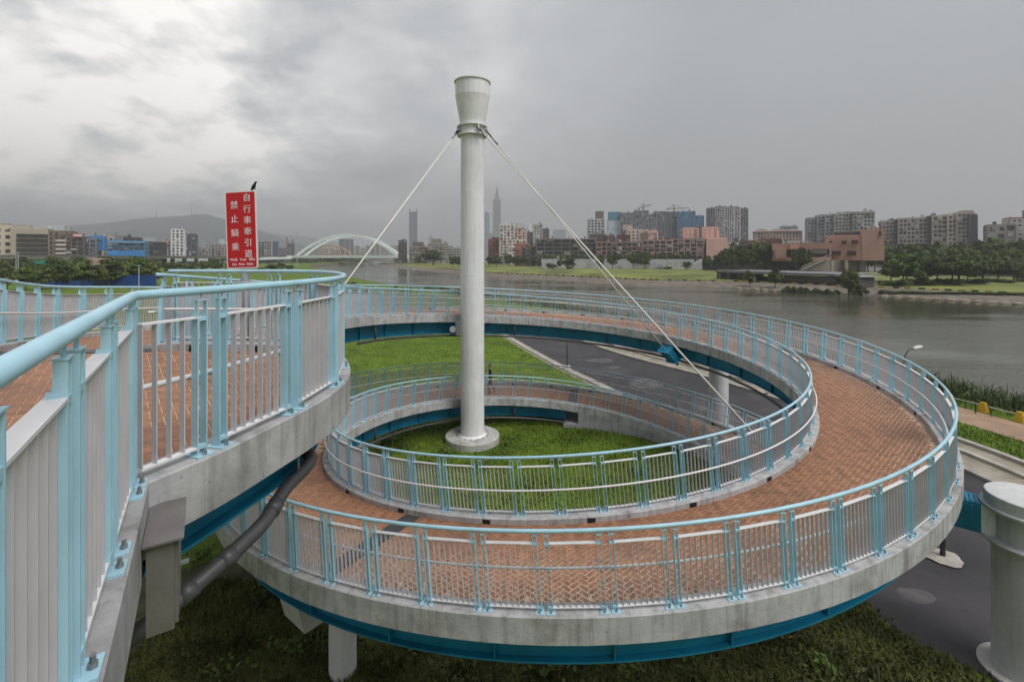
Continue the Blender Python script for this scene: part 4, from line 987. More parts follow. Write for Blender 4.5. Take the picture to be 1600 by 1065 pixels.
def blades():
    rg = np.random.default_rng(5)
    def patch(n, x0, x1, y0, y1):
        return np.stack([rg.uniform(x0, x1, n), rg.uniform(y0, y1, n)], 1)
    pts = np.concatenate([patch(52000, -9, 11.5, 9.2, 13.6), patch(30000, -6.6, 9.6, 13.6, 26.5), patch(30000, -24, 7, 26.5, 60)])
    ly = np.array([p.y for p in road_l])[::-1]; lx = np.array([p.x for p in road_l])[::-1]
    keep = pts[:, 0] < np.interp(pts[:, 1], ly, lx)-np.where(pts[:, 1] > 27, 1.25, rg.uniform(-.15, .25, len(pts)))
    d = np.hypot(pts[:, 0]-MX, pts[:, 1]-MY); keep &= d > 1.45
    pts = pts[keep]
    nse = np.array([mnoise.noise(Vector((p[0]*.55, p[1]*.55, 3))) for p in pts]); 
    n = len(pts); h = rg.uniform(.04, .15, n)*(1+.9*np.clip(nse, 0, 1)); a = rg.uniform(0, 6.28, n); w = rg.uniform(.010, .022, n)*1.5; ln = rg.uniform(.02, .12, n); la = rg.uniform(0, 6.28, n)
    z = np.full(n, GZ); dx, dy = np.cos(a)*w, np.sin(a)*w
    V = np.stack([np.stack([pts[:, 0]-dx, pts[:, 1]-dy, z], 1), np.stack([pts[:, 0]+dx, pts[:, 1]+dy, z], 1), np.stack([pts[:, 0]+np.cos(la)*ln, pts[:, 1]+np.sin(la)*ln, z+h], 1)], 1).reshape(-1, 3)
    tri = V.reshape(-1, 3, 3); near = tri[:, 0, 1] < 14.2+.5*np.sin(tri[:, 0, 0]*1.3)  # near blades get the darker tone that includes painted ramp shade
    for msk, mt, lab in ((~near, M_BLADE, 'short green grass on the lawn inside and behind the ramp'), (near, M_BLADE_SHADE, 'scruffy olive grass in front of and under the ramp, its shade painted in')):
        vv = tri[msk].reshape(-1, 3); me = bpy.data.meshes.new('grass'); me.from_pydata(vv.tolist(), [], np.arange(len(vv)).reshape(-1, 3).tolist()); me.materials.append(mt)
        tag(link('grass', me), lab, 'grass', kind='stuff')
    # broad leaved weeds
    cl = [G(600, 690), G(630, 700), G(700, 705), G(690, 715), G(790, 698), G(800, 690), G(812, 684), G(900, 690), G(870, 720), G(560, 725), G(480, 860), G(300, 880), G(320, 870), G(900, 1030), G(860, 1050), G(690, 990), G(1100, 1010), G(780, 715), G(820, 700), G(1000, 740), G(760, 730), G(650, 1010), G(980, 1050)]
    cl += [Vector((rg.uniform(-7, 9), rg.uniform(10.3, 13.2), GZ)) for _ in range(26)]
    Vv = []
    for c in cl:
        m = 46; r = rg.uniform(.25, .6); q = rg.normal(scale=r*.5, size=(m, 2)); zz = rg.uniform(.05, .30, m)*np.exp(-(np.hypot(q[:, 0], q[:, 1])/r)**2)+.05
        p = np.stack([c.x+q[:, 0], c.y+q[:, 1], GZ+zz], 1); nr = rg.normal(scale=.5, size=(m, 3))+np.array([0, 0, 1]); nr /= np.linalg.norm(nr, axis=1)[:, None]
        a_ = np.cross(nr, rg.normal(size=(m, 3))); a_ /= np.linalg.norm(a_, axis=1)[:, None]; b_ = np.cross(nr, a_); s = rg.uniform(.05, .10, (m, 1))
        Vv.append(np.stack([p-a_*s, p+b_*s*.5, p+a_*s, p-b_*s*.5], 1).reshape(-1, 3))
    Vv = np.concatenate(Vv); me = bpy.data.meshes.new('weeds'); me.from_pydata(Vv.tolist(), [], np.arange(len(Vv)).reshape(-1, 4).tolist()); me.materials.append(M_WEED)
    tag(link('weeds', me), 'broad leaved weeds scattered in the grass', 'weeds', kind='stuff')
    # reeds along the near shore
    L_, at = resample(near_shore); s = 0; V = []
    idx = [k for k, p in enumerate(near_shore) if -5 < p.y < 140]; 
    for k in idx[:-1]:
        a_, b_ = near_shore[k], near_shore[k+1]; ln_ = (b_-a_).length; t = (b_-a_).normalized(); nrm = Vector((t.y, -t.x, 0)); far = a_.y > 45
        for _ in range(int(ln_*(150 if not far else 26))):
            u = rg.uniform(); off = rg.normal(0.8, 1.3); p = a_+t*(u*ln_)+nrm*off; hh = rg.uniform(.55, 1.35)*(1.0 if not far else 1.2); w = rg.uniform(.018, .042)*(1 if not far else 2.5); an = rg.uniform(0, 6.28); bd = rg.uniform(.2, .8); ba = rg.uniform(0, 6.28)
            z0 = GZ-.1 if off < .8 else GZ-.4
            dx, dy = math.cos(an)*w, math.sin(an)*w; mx_, my_ = math.cos(ba)*bd, math.sin(ba)*bd
            V += [(p.x-dx, p.y-dy, z0), (p.x+dx, p.y+dy, z0), (p.x+mx_*.35+dx*.8, p.y+my_*.35+dy*.8, z0+hh*.7), (p.x+mx_*.35-dx*.8, p.y+my_*.35-dy*.8, z0+hh*.7), (p.x+mx_, p.y+my_, z0+hh)]
    F = []
    for k in range(len(V)//5): F += [(5*k, 5*k+1, 5*k+2, 5*k+3), (5*k+3, 5*k+2, 5*k+4)]
    me = bpy.data.meshes.new('reeds'); me.from_pydata(V, [], F); me.materials.append(M_REED)
    tag(link('reeds', me), 'tall green reeds along the near river bank', 'reeds', kind='stuff')
    # grass strip between kerb and path
    ribbon('lawn', offs(road_r, 3.56), offs(road_r, 6.4), GZ+0.05, M_GRASS)
    V = []; la_, lb_ = offs(road_r, 3.6), offs(road_r, 6.3)
    for _ in range(9000):
        k = rg.integers(14, len(la_)-22); u, v = rg.uniform(), rg.uniform(); p = la_[k].lerp(la_[k+1], u).lerp(lb_[k].lerp(lb_[k+1], u), v); an = rg.uniform(0, 6.28); w = .02; hh = rg.uniform(.08, .22)
        V += [(p.x-math.cos(an)*w, p.y-math.sin(an)*w, GZ+.05), (p.x+math.cos(an)*w, p.y+math.sin(an)*w, GZ+.05), (p.x+rg.normal()*.05, p.y+rg.normal()*.05, GZ+.05+hh)]
    me = bpy.data.meshes.new('grass'); me.from_pydata(V, [], np.arange(len(V)).reshape(-1, 3).tolist()); me.materials.append(M_BLADE); tag(link('grass', me), 'grass strip between the kerb and the river path', 'grass', kind='stuff')
blades()
def scruff_shade():  # foreground sheet: scruffy soil and grass with painted shade of the ramp
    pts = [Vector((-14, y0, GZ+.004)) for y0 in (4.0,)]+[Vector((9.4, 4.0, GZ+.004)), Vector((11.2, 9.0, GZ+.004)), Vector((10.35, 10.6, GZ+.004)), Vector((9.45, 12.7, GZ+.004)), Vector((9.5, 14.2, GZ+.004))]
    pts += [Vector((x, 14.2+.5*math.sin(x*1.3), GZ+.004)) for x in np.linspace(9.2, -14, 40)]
    fill('ground', pts, M_SCRUFF_SHADE)
scruff_shade()

# ------------------------------------------------------------------ far things: buildings
def hexc(h): return tuple(((int(h[i:i+2], 16)/255+.055)/1.055)**2.4 for i in (0, 2, 4))
CITYZ = WZ+3.6
GLASS = {k: flat(hexc(v), .25, .15, .05) for k, v in dict(dark='2e3033', mid='4a4d50', blue='3c4a58', pale='77828a').items()}
def bld(label, x0, x1, yt, Y, wall, depth=None, fh=3.3, bay=4.0, band=.45, pier=.35, glass='dark', pr=.35, roofs=(), name='apartment_block', base=None, yaw=0.0, cat='building', group=None, sides_=True, roofcol=None, into=None, solid=False, face=.8):
    """box building between pixel columns x0..x1 with its roof at pixel row yt, front at distance Y"""
    a = P(x0, yt, Y); b = P(x1, yt, Y); W = b.x-a.x; D = depth or max(10, W*.6); zt = a.z; zb = CITYZ if base is None else base; H = zt-zb
    c = Vector(((a.x+b.x)/2, Y, zb)); t = into or thing(name, label, cat, tuple(c), group)
    wm = flat(tuple(min(.8, c*1.22) for c in hexc(wall)), .8, .14, .06); X0, X1 = -W/2, W/2
    MB().b2(X0, X1, 0, D, 0, H).obj('glazing' if not solid else 'core', wm if solid else GLASS[glass], t, loc=None).location = c
    nf = max(1, round(H/fh)); f_h = H/nf; w = MB()
    # floor bands and piers on front and both sides, standing proud of the glazing
    for k in range(nf+1):
        z0 = k*f_h-f_h*band/2; z1 = k*f_h+f_h*band/2; z0 = max(z0, 0); z1 = min(z1, H-.01)
        w.b2(X0-pr, X1+pr, -pr, D, z0, z1)
    nb = max(1, round(W/bay)); bw = W/nb
    if pier > 0:
        for k in range(nb+1):
            x = X0+k*bw; w.b2(x-bw*pier/2, x+bw*pier/2, -pr-.03, 0.05, 0, H-.02)
        if sides_:
            ns = max(1, round(D/bay)); sw = D/ns
            for k in range(ns+1):
                y = k*sw
                for xx in (X0, X1): w.b2(xx-pr-.03 if xx < 0 else xx-.05, xx+.05 if xx < 0 else xx+pr+.03, y-sw*pier/2, y+sw*pier/2, 0, H-.02)
    wo = w.obj('wall', wm, t); wo.location = c
    if Y < 720 and not solid and pier < .75 and W > 6:
        rg = random.Random(int(x0*7+yt)); cl = MB()
        for fl in range(nf):
            for k in range(nb):
                if rg.random() < .42:
                    ww = bw*rg.uniform(.35, .95); hh_ = f_h*rg.uniform(.18, .8); xx = X0+(k+.5)*bw+rg.uniform(-.15, .15)*bw; zz_ = fl*f_h+f_h*rg.uniform(.3, .75); dd = rg.uniform(.15, 1.1)
                    cl.b2(xx-ww/2, xx+ww/2, -pr-dd-.05, -pr*.5, max(.1, zz_-hh_/2), min(H-.1, zz_+hh_/2), rg.choice((0, 0, 1, 2, 3)))
        for k in range(max(2, int(W/7))):
            xx = rg.uniform(X0+1, X1-1); w2 = rg.uniform(.6, 2.4); cl.b2(xx-w2/2, xx+w2/2, 1+rg.uniform(0, 4), 4+rg.uniform(1, 4), H+.905, H+.9+rg.uniform(.6, 3.0), rg.choice((0, 1, 2, 3)))
        if cl.v: co = cl.obj('facade_clutter', [wm, flat(hexc('3f3d3c'), .7), flat(hexc('a7a39d'), .7), flat(hexc('6c6660'), .7)], t); co.location = c; co['kind'] = 'stuff'
    rm = flat(hexc(roofcol), .8, .1, .08) if roofcol else wm
    ro = MB().b2(X0-pr-.05, X1+pr+.05, -pr-.05, D+.05, H-.009, H+.9).obj('roof', rm, t); ro.location = c
    for (rx0, rx1, ryt, col) in roofs:
        p0 = P(rx0, ryt, Y+1.5); p1 = P(rx1, ryt, Y+1.5); rh = p0.z-zt
        q = MB().b2(p0.x-c.x, p1.x-c.x, 1.5, min(D-.5, 1.5+max(4, (p1.x-p0.x)*.8)), H+.9, H+max(1.2, rh)).obj('roof_house', flat(hexc(col), .8, .1, .08), t); q.location = c
    if into is None:
        a_ = math.atan2(-c.x, c.y); b_ = a_*face; t.rotation_euler = (0, 0, b_); t.scale = (1/(math.cos(b_)+math.tan(a_)*math.sin(b_)), 1, 1)
    return t, c, W, D, H
def addpart(t, nm, x0, x1, y0, y1, Y, col, d=.6, rough=.7, out=.5):
    """a panel or box on the front of a building, in pixels"""
    a = P(x0, y0, Y); b = P(x1, y1, Y); return MB().b2(min(a.x, b.x), max(a.x, b.x), Y-out-d, Y-out, min(a.z, b.z), max(a.z, b.z)).obj(nm, flat(hexc(col), rough, .08, .1), t)

def city_right():
    # riverside terraces and blocks on the far bank, left to right
    bld('small pale grey blocks left of the mast above the lawn', 695, 722, 388, 640, '8f8c88', 20, roofs=[(700, 708, 384, '85807c')])
    bld('grey tenement with a stepped roof left of the mast', 669, 700, 381, 620, '8c8782', 20, roofs=[(674, 690, 373, '7e7772'), (692, 699, 377, '908b85')])
    bld('brown slab with pale balconies right of the dark tower', 640, 668, 386, 640, '7c746f', 18, roofs=[(645, 662, 378, '5d5452')])
    bld('narrow dark tower right of the arch bridge', 623, 635, 376, 650, '55504f', 14, band=.2, pier=.3, roofs=[(628, 635, 374, '4d4948')])
    bld('low pale blocks behind the right foot of the arch', 595, 623, 384, 840, '96938f', 20)
    bld('pale low-rise at the end of the arch bridge', 580, 598, 381, 900, '8c8b88', 20)
    bld('red brick apartment block right of the mast', 764, 784, 374, 560, '8a5a50', 16, band=.5, pier=.5, roofs=[(768, 782, 371, '7c5048')])
    bld('white apartment tower with grey roof blocks near the mast', 781, 803, 352, 540, 'b9b2ad', 16, band=.5, pier=.5, roofs=[(782, 796, 349, 'c2beba')], fh=3.4)
    bld('pink and white apartment tower with dark cornice', 803, 821, 358, 545, 'b99f95', 16, band=.45, pier=.6, roofs=[(804, 819, 349, 'bcb8b4')], roofcol='4b4746')
    bld('white low block under the pink tower', 795, 822, 375, 520, 'b7aca6', 12, band=.5, pier=.5)
    bld('narrow dark tower right of the pink tower', 824, 836, 363, 640, '5e5f62', 14, glass='mid')
    TT = bld('white and charcoal tower with slit windows', 834, 847, 351, 600, 'a8a5a2', 14, band=.5, pier=.5, roofs=[(838, 846, 350, '6f6b69')])[0]
    bld('', 847, 857, 358, 606, '6a686a', 12, into=TT)
    bld('long dark apartment terrace with white balcony lines', 838, 930, 374, 420, '7d7977', 18, fh=3.6, band=.13, pier=.05, bay=8, glass='dark', pr=.9)
    bld('dark brown end block of the terrace', 924, 946, 367, 424, '554c4a', 16, band=.85, pier=.8)
    bld('old flats of mixed brown fronts below the terrace', 815, 850, 386, 430, '6c5f58', 14, band=.35, pier=.3, pr=.7)
    bld('terracotta roofed house between the trees', 806, 826, 381, 450, '9a6a5c', 10, band=.8, pier=.5)
    bld('white grey office tower with square window grid', 918, 944, 343, 560, 'a9a8a8', 18, band=.35, pier=.35, roofs=[(930, 943, 330, '6e6762')], glass='blue')
    t, c, W, D, H = bld('white wrapped tower with a blue top beside the office tower', 951, 969, 342, 700, 'b3c0c8', 16, band=.9, pier=.9, glass='pale', roofs=[]); addpart(t, 'blue_wrap', 950.5, 969.5, 331, 342.2, 699, '4d8098', 17, out=-16)
    TT = None
    for i, (a, b, yt) in enumerate([(970, 992, 333), (990, 1012, 330), (1011, 1024, 336)]):
        TT = bld('left grey scaffolded tower shell under the left crane', a, b, yt, 690+i*4, '77787b', 22, fh=3.3, band=.3, pier=.3, bay=3.6, glass='mid', pr=.6, name='tower_shell', into=TT)[0]
    TT = None
    for i, (a, b, yt) in enumerate([(1022, 1042, 331), (1041, 1059, 332)]):
        TT = bld('right grey scaffolded tower shell under the right crane', a, b, yt, 702+i*4, '737477', 22, fh=3.3, band=.3, pier=.3, bay=3.6, glass='mid', pr=.6, name='tower_shell', into=TT)[0]
    TT = bld('blue mesh wrapped tower right of the scaffolded shells', 1058, 1086, 331, 688, '4a7a98', 24, band=.55, pier=.35, glass='blue', name='tower_shell')[0]
    bld('', 1086, 1098, 338, 692, '5583a0', 20, band=.55, pier=.35, glass='blue', into=TT)
    bld('dark red brick house left of the beige flats', 945, 960, 370, 450, '6b4842', 10, band=.7, pier=.5)
    bld('maroon block behind the brown riverside flats', 965, 983, 368, 470, '5c3a38', 12, band=.75, pier=.6)
    bld('beige flats with rounded stair tower', 980, 1012, 360, 480, 'b4a79d', 14, band=.55, pier=.55, roofs=[(973, 988, 351, 'b9a79c')])
    bld('pink stucco stair block above the brown flats', 1012, 1026, 361, 470, 'c4a096', 10, band=.9, pier=.7)
    bld('brown riverside flats with balconies below the maroon block', 932, 1003, 379, 400, '7f6a62', 16, fh=3.3, band=.3, pier=.22, bay=4.5, pr=.9)
    bld('tan riverside flats with deep balconies and tall stair pier', 1003, 1050, 376, 396, '8d7a70', 16, fh=3.4, band=.28, pier=.2, bay=5, pr=.9, roofs=[(1003, 1012, 363, '7f6d66')])
    bld('grey brown riverside flats with rooftop sheds', 1050, 1098, 374, 394, '8c7b72', 16, fh=3.4, band=.28, pier=.2, bay=5, pr=.9, roofs=[(1030, 1050, 371, '5d5a58'), (1054, 1066, 370, '5a5856')])
    bld('pink square water tower house above the flats', 1068, 1089, 357, 410, 'c9a399', 10, band=.35, pier=.85)
    bld('taller pink stair house beside the pink block', 1098, 1120, 356, 405, 'bb9a90', 12, band=.3, pier=.9)
    t, c, W, D, H = bld('plain pale pink block at the end of the flats', 1104, 1136, 373, 385, 'd3aa9d', 18, fh=7, band=.06, pier=.0, pr=.12, solid=True)
    addpart(t, 'front_wall', 1103.5, 1136.3, 373, 408, 385, 'd3aa9d', .5, out=.2)
    # striped towers
    TT = None
    for i, (a, b, yt) in enumerate([(1106, 1117, 326), (1117, 1130, 324), (1130, 1144, 325)]):
        TT = bld('left of the two dark striped apartment towers', a, b, yt, 640+i*3, 'a9a7a8' if i else '6d6a6c', 20, band=.2, pier=.45, bay=3.2, pr=.7, name='striped_tower', roofcol='5f5d5f', into=TT)[0]
    TT = None
    for i, (a, b, yt) in enumerate([(1144, 1156, 325), (1156, 1167, 327)]):
        TT = bld('right of the two dark striped apartment towers', a, b, yt, 652+i*3, 'b0aeae' if i == 0 else '7c797b', 20, band=.2, pier=.45, bay=3.2, pr=.7, name='striped_tower', roofcol='5f5d5f', into=TT)[0]
    TT = None
    # hip roofed estate
    t, c, W, D, H = bld('beige estate with brown hip roofs', 1178, 1252, 363, 520, 'b19a8a', 18, band=.45, pier=.5, bay=3.6, roofcol='7d6a60')
    for rx0, rx1 in ((1176, 1206), (1203, 1232), (1228, 1254)):
        a, b = P(rx0, 363, 519), P(rx1, 357, 519); w = b.x-a.x; mb = MB(); z = a.z+.9; h = 4.0 if rx0 != 1228 else 3
        mb.v = [(a.x, 518, z), (b.x, 518, z), (b.x, 539, z), (a.x, 539, z), (a.x+w*.33, 528, z+h), (b.x-w*.33, 528, z+h)]; mb.f = [(0, 1, 5, 4), (1, 2, 5), (2, 3, 4, 5), (3, 0, 4), (0, 3, 2, 1)]; mb.m = [0]*5; mb.obj('hip_roof', flat(hexc('7d6a60')), t)
    bld('pale grey slab behind the hip roofs', 1220, 1246, 354, 600, '8d9195', 14, band=.6, pier=.2)
    bld('low white sheds behind the riverside trees', 1137, 1158, 380, 460, 'a8a5a0', 12, band=.6, pier=.4, roofs=[(1146, 1152, 372, '4d4b4b')])
    bld('dark brown flat roofed house among the trees', 1157, 1178, 377, 420, '5d4a42', 10, band=.5, pier=.5)
    bld('maroon metal clad shed beside the trees', 1190, 1219, 374, 410, '5e3533', 10, band=.9, pier=.2)
    bld('white low houses below the hip roofs', 1222, 1262, 378, 450, 'a7a29c', 12, band=.55, pier=.5)
    # grey apartment slab on the right
    for i, (a, b, yt, w_) in enumerate([(1262, 1281, 341, '8d8e90'), (1281, 1296, 338, '9a9b9d'), (1296, 1314, 337, '8f9092'), (1314, 1345, 335, 'a0a09d'), (1345, 1375, 334, '9b9b98')]):
        TT = bld('broad grey apartment slab behind the salmon building', a, b, yt, 470-i*4, w_, 18, band=.4, pier=.3, bay=3.4, pr=.7, glass='mid', roofs=[(a+3, b-4, yt-2.5, '7d7d7e')] if i in (1, 3) else (), into=TT)[0]
    # long weathered apartment row
    cols = [('5e5654', 1376, 1384, 353), ('98938d', 1382, 1409, 346), ('4f4d50', 1407, 1415, 345), ('a09a94', 1415, 1463, 343), ('4b494d', 1464, 1473, 341), ('a59d96', 1473, 1499, 340), ('b3aa9f', 1499, 1516, 339), ('a39b95', 1516, 1538, 337), ('514e51', 1537, 1545, 340)]
    TT = None; nm = ['narrow brown', 'grey', 'dark slit', 'broad grey', 'dark gap', 'tan grey', 'cream', 'pale', 'dark end']
    for i, (w_, a, b, yt) in enumerate(cols):
        TT = bld('long weathered apartment row above the trees on the right', a, b, yt, 392-i*3, w_, 16, band=.4, pier=.28 if w_[0] > '6' else .7, bay=3.2, pr=.8, glass='mid', roofs=[(a+2, b-2, yt-4, 'a08f86')] if i in (4, 7) else [(a+1, a+16, yt-3.5, '9c8e88')] if i == 2 else [(a, a+9, yt-2, '8d8782')] if i == 6 else (), into=TT)[0]
    bld('grey house with square windows at the right end', 1544, 1586, 352, 330, '8f8c88', 14, fh=5, band=.5, pier=.5, bay=6.5, pr=.5)
    bld('white house with terracotta cornice at the right edge', 1572, 1640, 341, 350, 'b5b0ab', 16, band=.6, pier=.5, roofcol='8d5f55', roofs=[(1597, 1612, 328, '8f8784')])
    # salmon pumping station
    t, c, W, D, H = bld('salmon pink riverside building with dark windows', 1294, 1366, 370, 232, 'a88276', 14, fh=30, band=.0, pier=.0, pr=.05, solid=True, base=-1.95)
    addpart(t, 'front_wall', 1293.6, 1366, 369, 406.5, 232, 'a88276', .5, out=.05)
    MB().b2(P(1346, 0, 232).x, P(1380, 0, 232).x, 231.2, 246, P(0, 407, 232).z, P(0, 359, 232).z).obj('stair_tower', flat(hexc('ae897d'), .8, .1, .08), t)
    for (a, b, y0, y1) in ((1301, 1315, 392, 399), (1325, 1339, 392, 399), (1316, 1324, 376, 381), (1332, 1342, 375.5, 380.5), (1297, 1301, 376, 379), (1374, 1377, 362, 369)):
        w = addpart(t, 'window', a, b, y0, y1, 231.2, '2f2a2a', .12, out=.25); addpart(t, 'sill', a-.8, b+.8, y1, y1+1, 231.2, 'a06452', .5, out=.25)
    addpart(t, 'roof_screen', 1296, 1345, 362, 369.4, 236, '4c4a4b', .4, out=-1)
    MB().lathe([(0.01, 0), (1.2, .1), (1.4, .9), (.9, 1.7), (.05, 2.0)], tuple(P(1358, 359, 238)), 16).obj('roof_tank', flat(hexc('b5aaa0')), t, True)
    t, c, W, D, H = bld('low salmon wing with a long shaded opening', 1208, 1296, 383, 238, '9d7a70', 12, fh=5.5, band=.5, pier=.08, bay=9, pr=.4, base=-2.2)
    for o in ('x',): addpart(t, 'canopy', 1236, 1250, 382, 389, 237, 'd19484', .8)
city_right()

def city_left():
    t, c, W, D, H = bld('beige office block with long dark window strips on the left', 20, 75, 358, 330, 'a69b8e', 30, fh=6.2, band=.02, pier=.0, pr=.1, solid=True, name='office_block', roofs=[(24, 50, 352, '9c9185')])
    addpart(t, 'front_wall', 19, 75.5, 357, 405, 330, 'a69b8e', 1.0, out=.1)
    for k in range(5): addpart(t, 'window_strip', 23, 73, 365.5+k*7.4, 370+k*7.4, 328.4, '2e2d2f', .3, out=.25)
    t, c, W, D, H = bld('beige wing with square windows at the left edge', -40, 20, 353, 325, 'aea396', 30, fh=5.0, band=.5, pier=.5, bay=7, pr=.5, name='office_block', roofs=[(-30, 16, 348, '9a9085')])
    t, c, W, D, H = bld('brown block with white rounded balconies and roof letters', 75, 112, 362, 345, '6d5f58', 24, band=.5, pier=.6, bay=5)
    for k in range(4): addpart(t, 'balcony', 86, 102, 374+k*6.6, 377.5+k*6.6, 344, 'b5aea8', 1.4)
    for i, ch in enumerate('光電器'):
        me = text_mesh(ch, 4.6, .2); me.materials.clear(); me.materials.append(flat(hexc('c9ced2'), .6, .05)); p = P(80+i*9, 357.8, 346)
        o = link('roof_letter', me, t); o.matrix_basis = Matrix.Translation(p) @ Matrix.Rotation(R(90), 4, 'X')
    t, c, W, D, H = bld('dark brown block with a red and white roof sign', 111, 131, 371, 350, '57504d', 22, band=.3, pier=.3); s = addpart(t, 'roof_board', 112, 127, 365, 370.6, 349, 'b9534f', .4)
    for k in range(5): addpart(t, 'white_mark', 112.8+k*2.9, 114.9+k*2.9, 366.3, 369.4, 348.2, 'd9cfcd', .1, out=.65)
    bld('grey glass block with white rounded corner', 130, 150, 374, 360, '6b6e70', 22, band=.3, pier=.2, glass='blue')
    bld('bright blue scaffold box on a grey block', 141, 160, 370, 370, '2d6fa5', 18, band=.8, pier=.7, glass='blue', base=5)
    bld('pale beige block behind the blue wrapped building', 160, 178, 371, 400, '9b9388', 16, band=.5, pier=.6)
    bld('long grey factory roofline with billboards', 160, 197, 368, 470, '77767a', 20, band=.6, pier=.4)
    bld('black billboard topped block above the blue wrap', 194, 218, 372, 440, '3b393c', 16, band=.8, pier=.5)
    t, c, W, D, H = bld('building wrapped in blue construction sheeting', 169, 226, 378, 350, '51718a', 24, band=.3, pier=.15, glass='blue', name='wrapped_building'); addpart(t, 'lower_sheet', 168.5, 226, 392, 401, 349, '2a77b4', .6); addpart(t, 'top_sheet', 168.5, 226, 377, 379.4, 349, '5c95bd', .6)
    bld('near black office cube right of the blue wrap', 226, 255, 379, 420, '3d3c42', 22, band=.3, pier=.15, glass='dark', roofs=[(227, 246, 371, 'a3a8aa')])
    bld('pale pink low tower beside the black cube', 254, 268, 377, 520, '9b9190', 16, band=.5, pier=.6)
    bld('slim white tower with paired window columns', 268, 287, 359, 520, 'b4b3b4', 18, band=.4, pier=.45, bay=5, roofs=[(273, 279, 357, '9d9d9f')])
    TT = bld('dark glass double tower beside the slim white tower', 285, 299, 366, 560, '55565d', 18, band=.25, pier=.2, glass='blue')[0]; bld('', 298, 310, 366, 566, '4e5058', 18, band=.25, pier=.3, glass='blue', into=TT)
    bld('low grey blocks left of the red sign', 306, 330, 385, 600, '878487', 20); bld('pinkish grey flats left of the red sign', 322, 345, 382, 640, '8d8785', 20); bld('tan flats partly hidden by the red sign', 336, 360, 382, 610, '8a817c', 20, roofs=[(343, 352, 374, 'a9aeb2')])
    bld('grey tower right of the red sign', 404, 413, 378, 700, '7b7a7d', 16); bld('white striped dark tower right of the sign', 413, 424, 377, 690, '8f8f92', 16, band=.3, pier=.2); bld('blue grey rounded tower right of the sign', 424, 434, 378, 720, '58677a', 16, glass='blue', band=.3, pier=.2)
    bld('low brown rooftops left of the arch bridge', 434, 452, 388, 760, '6f6869', 20); bld('dark block beside the twin chimneys', 450, 459, 381, 780, '5b585c', 14)
    for x, yt, l in ((448.5, 370, 'left lattice chimney tower by the bridge'), (457.5, 373, 'right lattice chimney tower by the bridge')):
        b = P(x, yt, 790); t = thing('chimney_tower', l, 'tower', (b.x, 790, CITYZ)); MB().tube([(b.x, 790, CITYZ), (b.x, 790, b.z)], 1.3, 8, r2=.9).obj('stack', flat(hexc('77706f')), t)
        for k in range(3): MB().lathe([(1.5, 0), (1.5, 1.2)], (b.x, 790, b.z-4-k*7), 8).obj('band', flat(hexc('9a5c54')), t)
    bld('left twin tower behind the arch crown', 530, 541, 374, 1150, '6f6f74', 22, band=.3, pier=.4); bld('right twin tower behind the arch crown', 542, 551, 374, 1156, '6a6a70', 22, band=.3, pier=.4)
    for i, (a, b, yt) in enumerate([(479, 490, 389), (490, 502, 386), (505, 520, 388), (520, 532, 391), (553, 562, 385), (562, 575, 388), (572, 582, 384)]):
        bld(['first', 'second', 'third', 'fourth', 'fifth', 'sixth', 'seventh'][i]+' low block from the left seen under the arch', a, b, yt, 1050+i*12, ['8b8380', '847d7b', '938b86', '7d7673', '8b8684', '979290', '7b7777'][i], 25)
    # distant towers fading in the haze
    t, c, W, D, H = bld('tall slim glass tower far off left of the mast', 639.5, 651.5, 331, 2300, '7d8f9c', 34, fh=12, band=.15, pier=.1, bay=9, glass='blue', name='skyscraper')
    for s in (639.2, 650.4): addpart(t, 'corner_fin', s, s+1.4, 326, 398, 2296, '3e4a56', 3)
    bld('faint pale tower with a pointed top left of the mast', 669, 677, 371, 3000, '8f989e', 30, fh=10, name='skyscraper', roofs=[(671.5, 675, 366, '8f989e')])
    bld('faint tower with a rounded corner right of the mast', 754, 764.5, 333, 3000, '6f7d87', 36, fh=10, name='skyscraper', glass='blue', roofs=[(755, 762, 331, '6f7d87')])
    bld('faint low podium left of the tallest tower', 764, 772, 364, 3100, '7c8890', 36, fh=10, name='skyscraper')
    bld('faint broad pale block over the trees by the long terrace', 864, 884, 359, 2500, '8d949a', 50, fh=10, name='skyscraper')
    # domed white tower
    b = P(826.5, 372, 1500); t = thing('domed_tower', 'faint white tower with an onion shaped top right of the mast', 'building', (b.x, 1500, CITYZ)); s = 1500/FPX
    MB().b2(b.x-5.0*s, b.x+5.0*s, 1500, 1530, CITYZ, b.z).obj('body', flat(hexc('b2b5b8')), t)
    MB().lathe([(5.0*s, 0), (5.2*s, 4*s), (4.6*s, 10*s), (3.2*s, 16*s), (1.6*s, 22*s), (.4*s, 25*s), (.25*s, 28*s)], (b.x, 1512, b.z), 16).obj('dome', flat(hexc('b2b5b8')), t, True)
    # the tallest tower: stacked flaring segments, stepped crown and spire
    Y = 3344; s = Y/FPX; x = (776.5-800)*s; t = thing('tall_pagoda_tower', 'tallest hazy tower with stacked segments and a needle spire', 'building', (x, Y, CITYZ)); m = flat(hexc('5b6a74'), .4, .1, .01)
    def zz(y): return -(y-HY)*s
    def frus(nm, w0, w1, y0, y1, par=t):
        mb = MB(); 
        for w, y in ((w0, y0), (w1, y1)):
            for sx, sy in ((-1, -1), (1, -1), (1, 1), (-1, 1)): mb.v.append((x+sx*w*s/2, Y+sy*w*s/2, zz(y)))
        mb.f = [(3, 2, 1, 0), (4, 5, 6, 7), (0, 1, 5, 4), (1, 2, 6, 5), (2, 3, 7, 6), (3, 0, 4, 7)]; mb.m = [0]*6; return mb.obj(nm, m, par)
    frus('base', 14.5, 11, 401, 368)
    for k in range(8): frus('segment', 10.6, 13.0, 368-k*6.9, 368-(k+1)*6.9+.25)
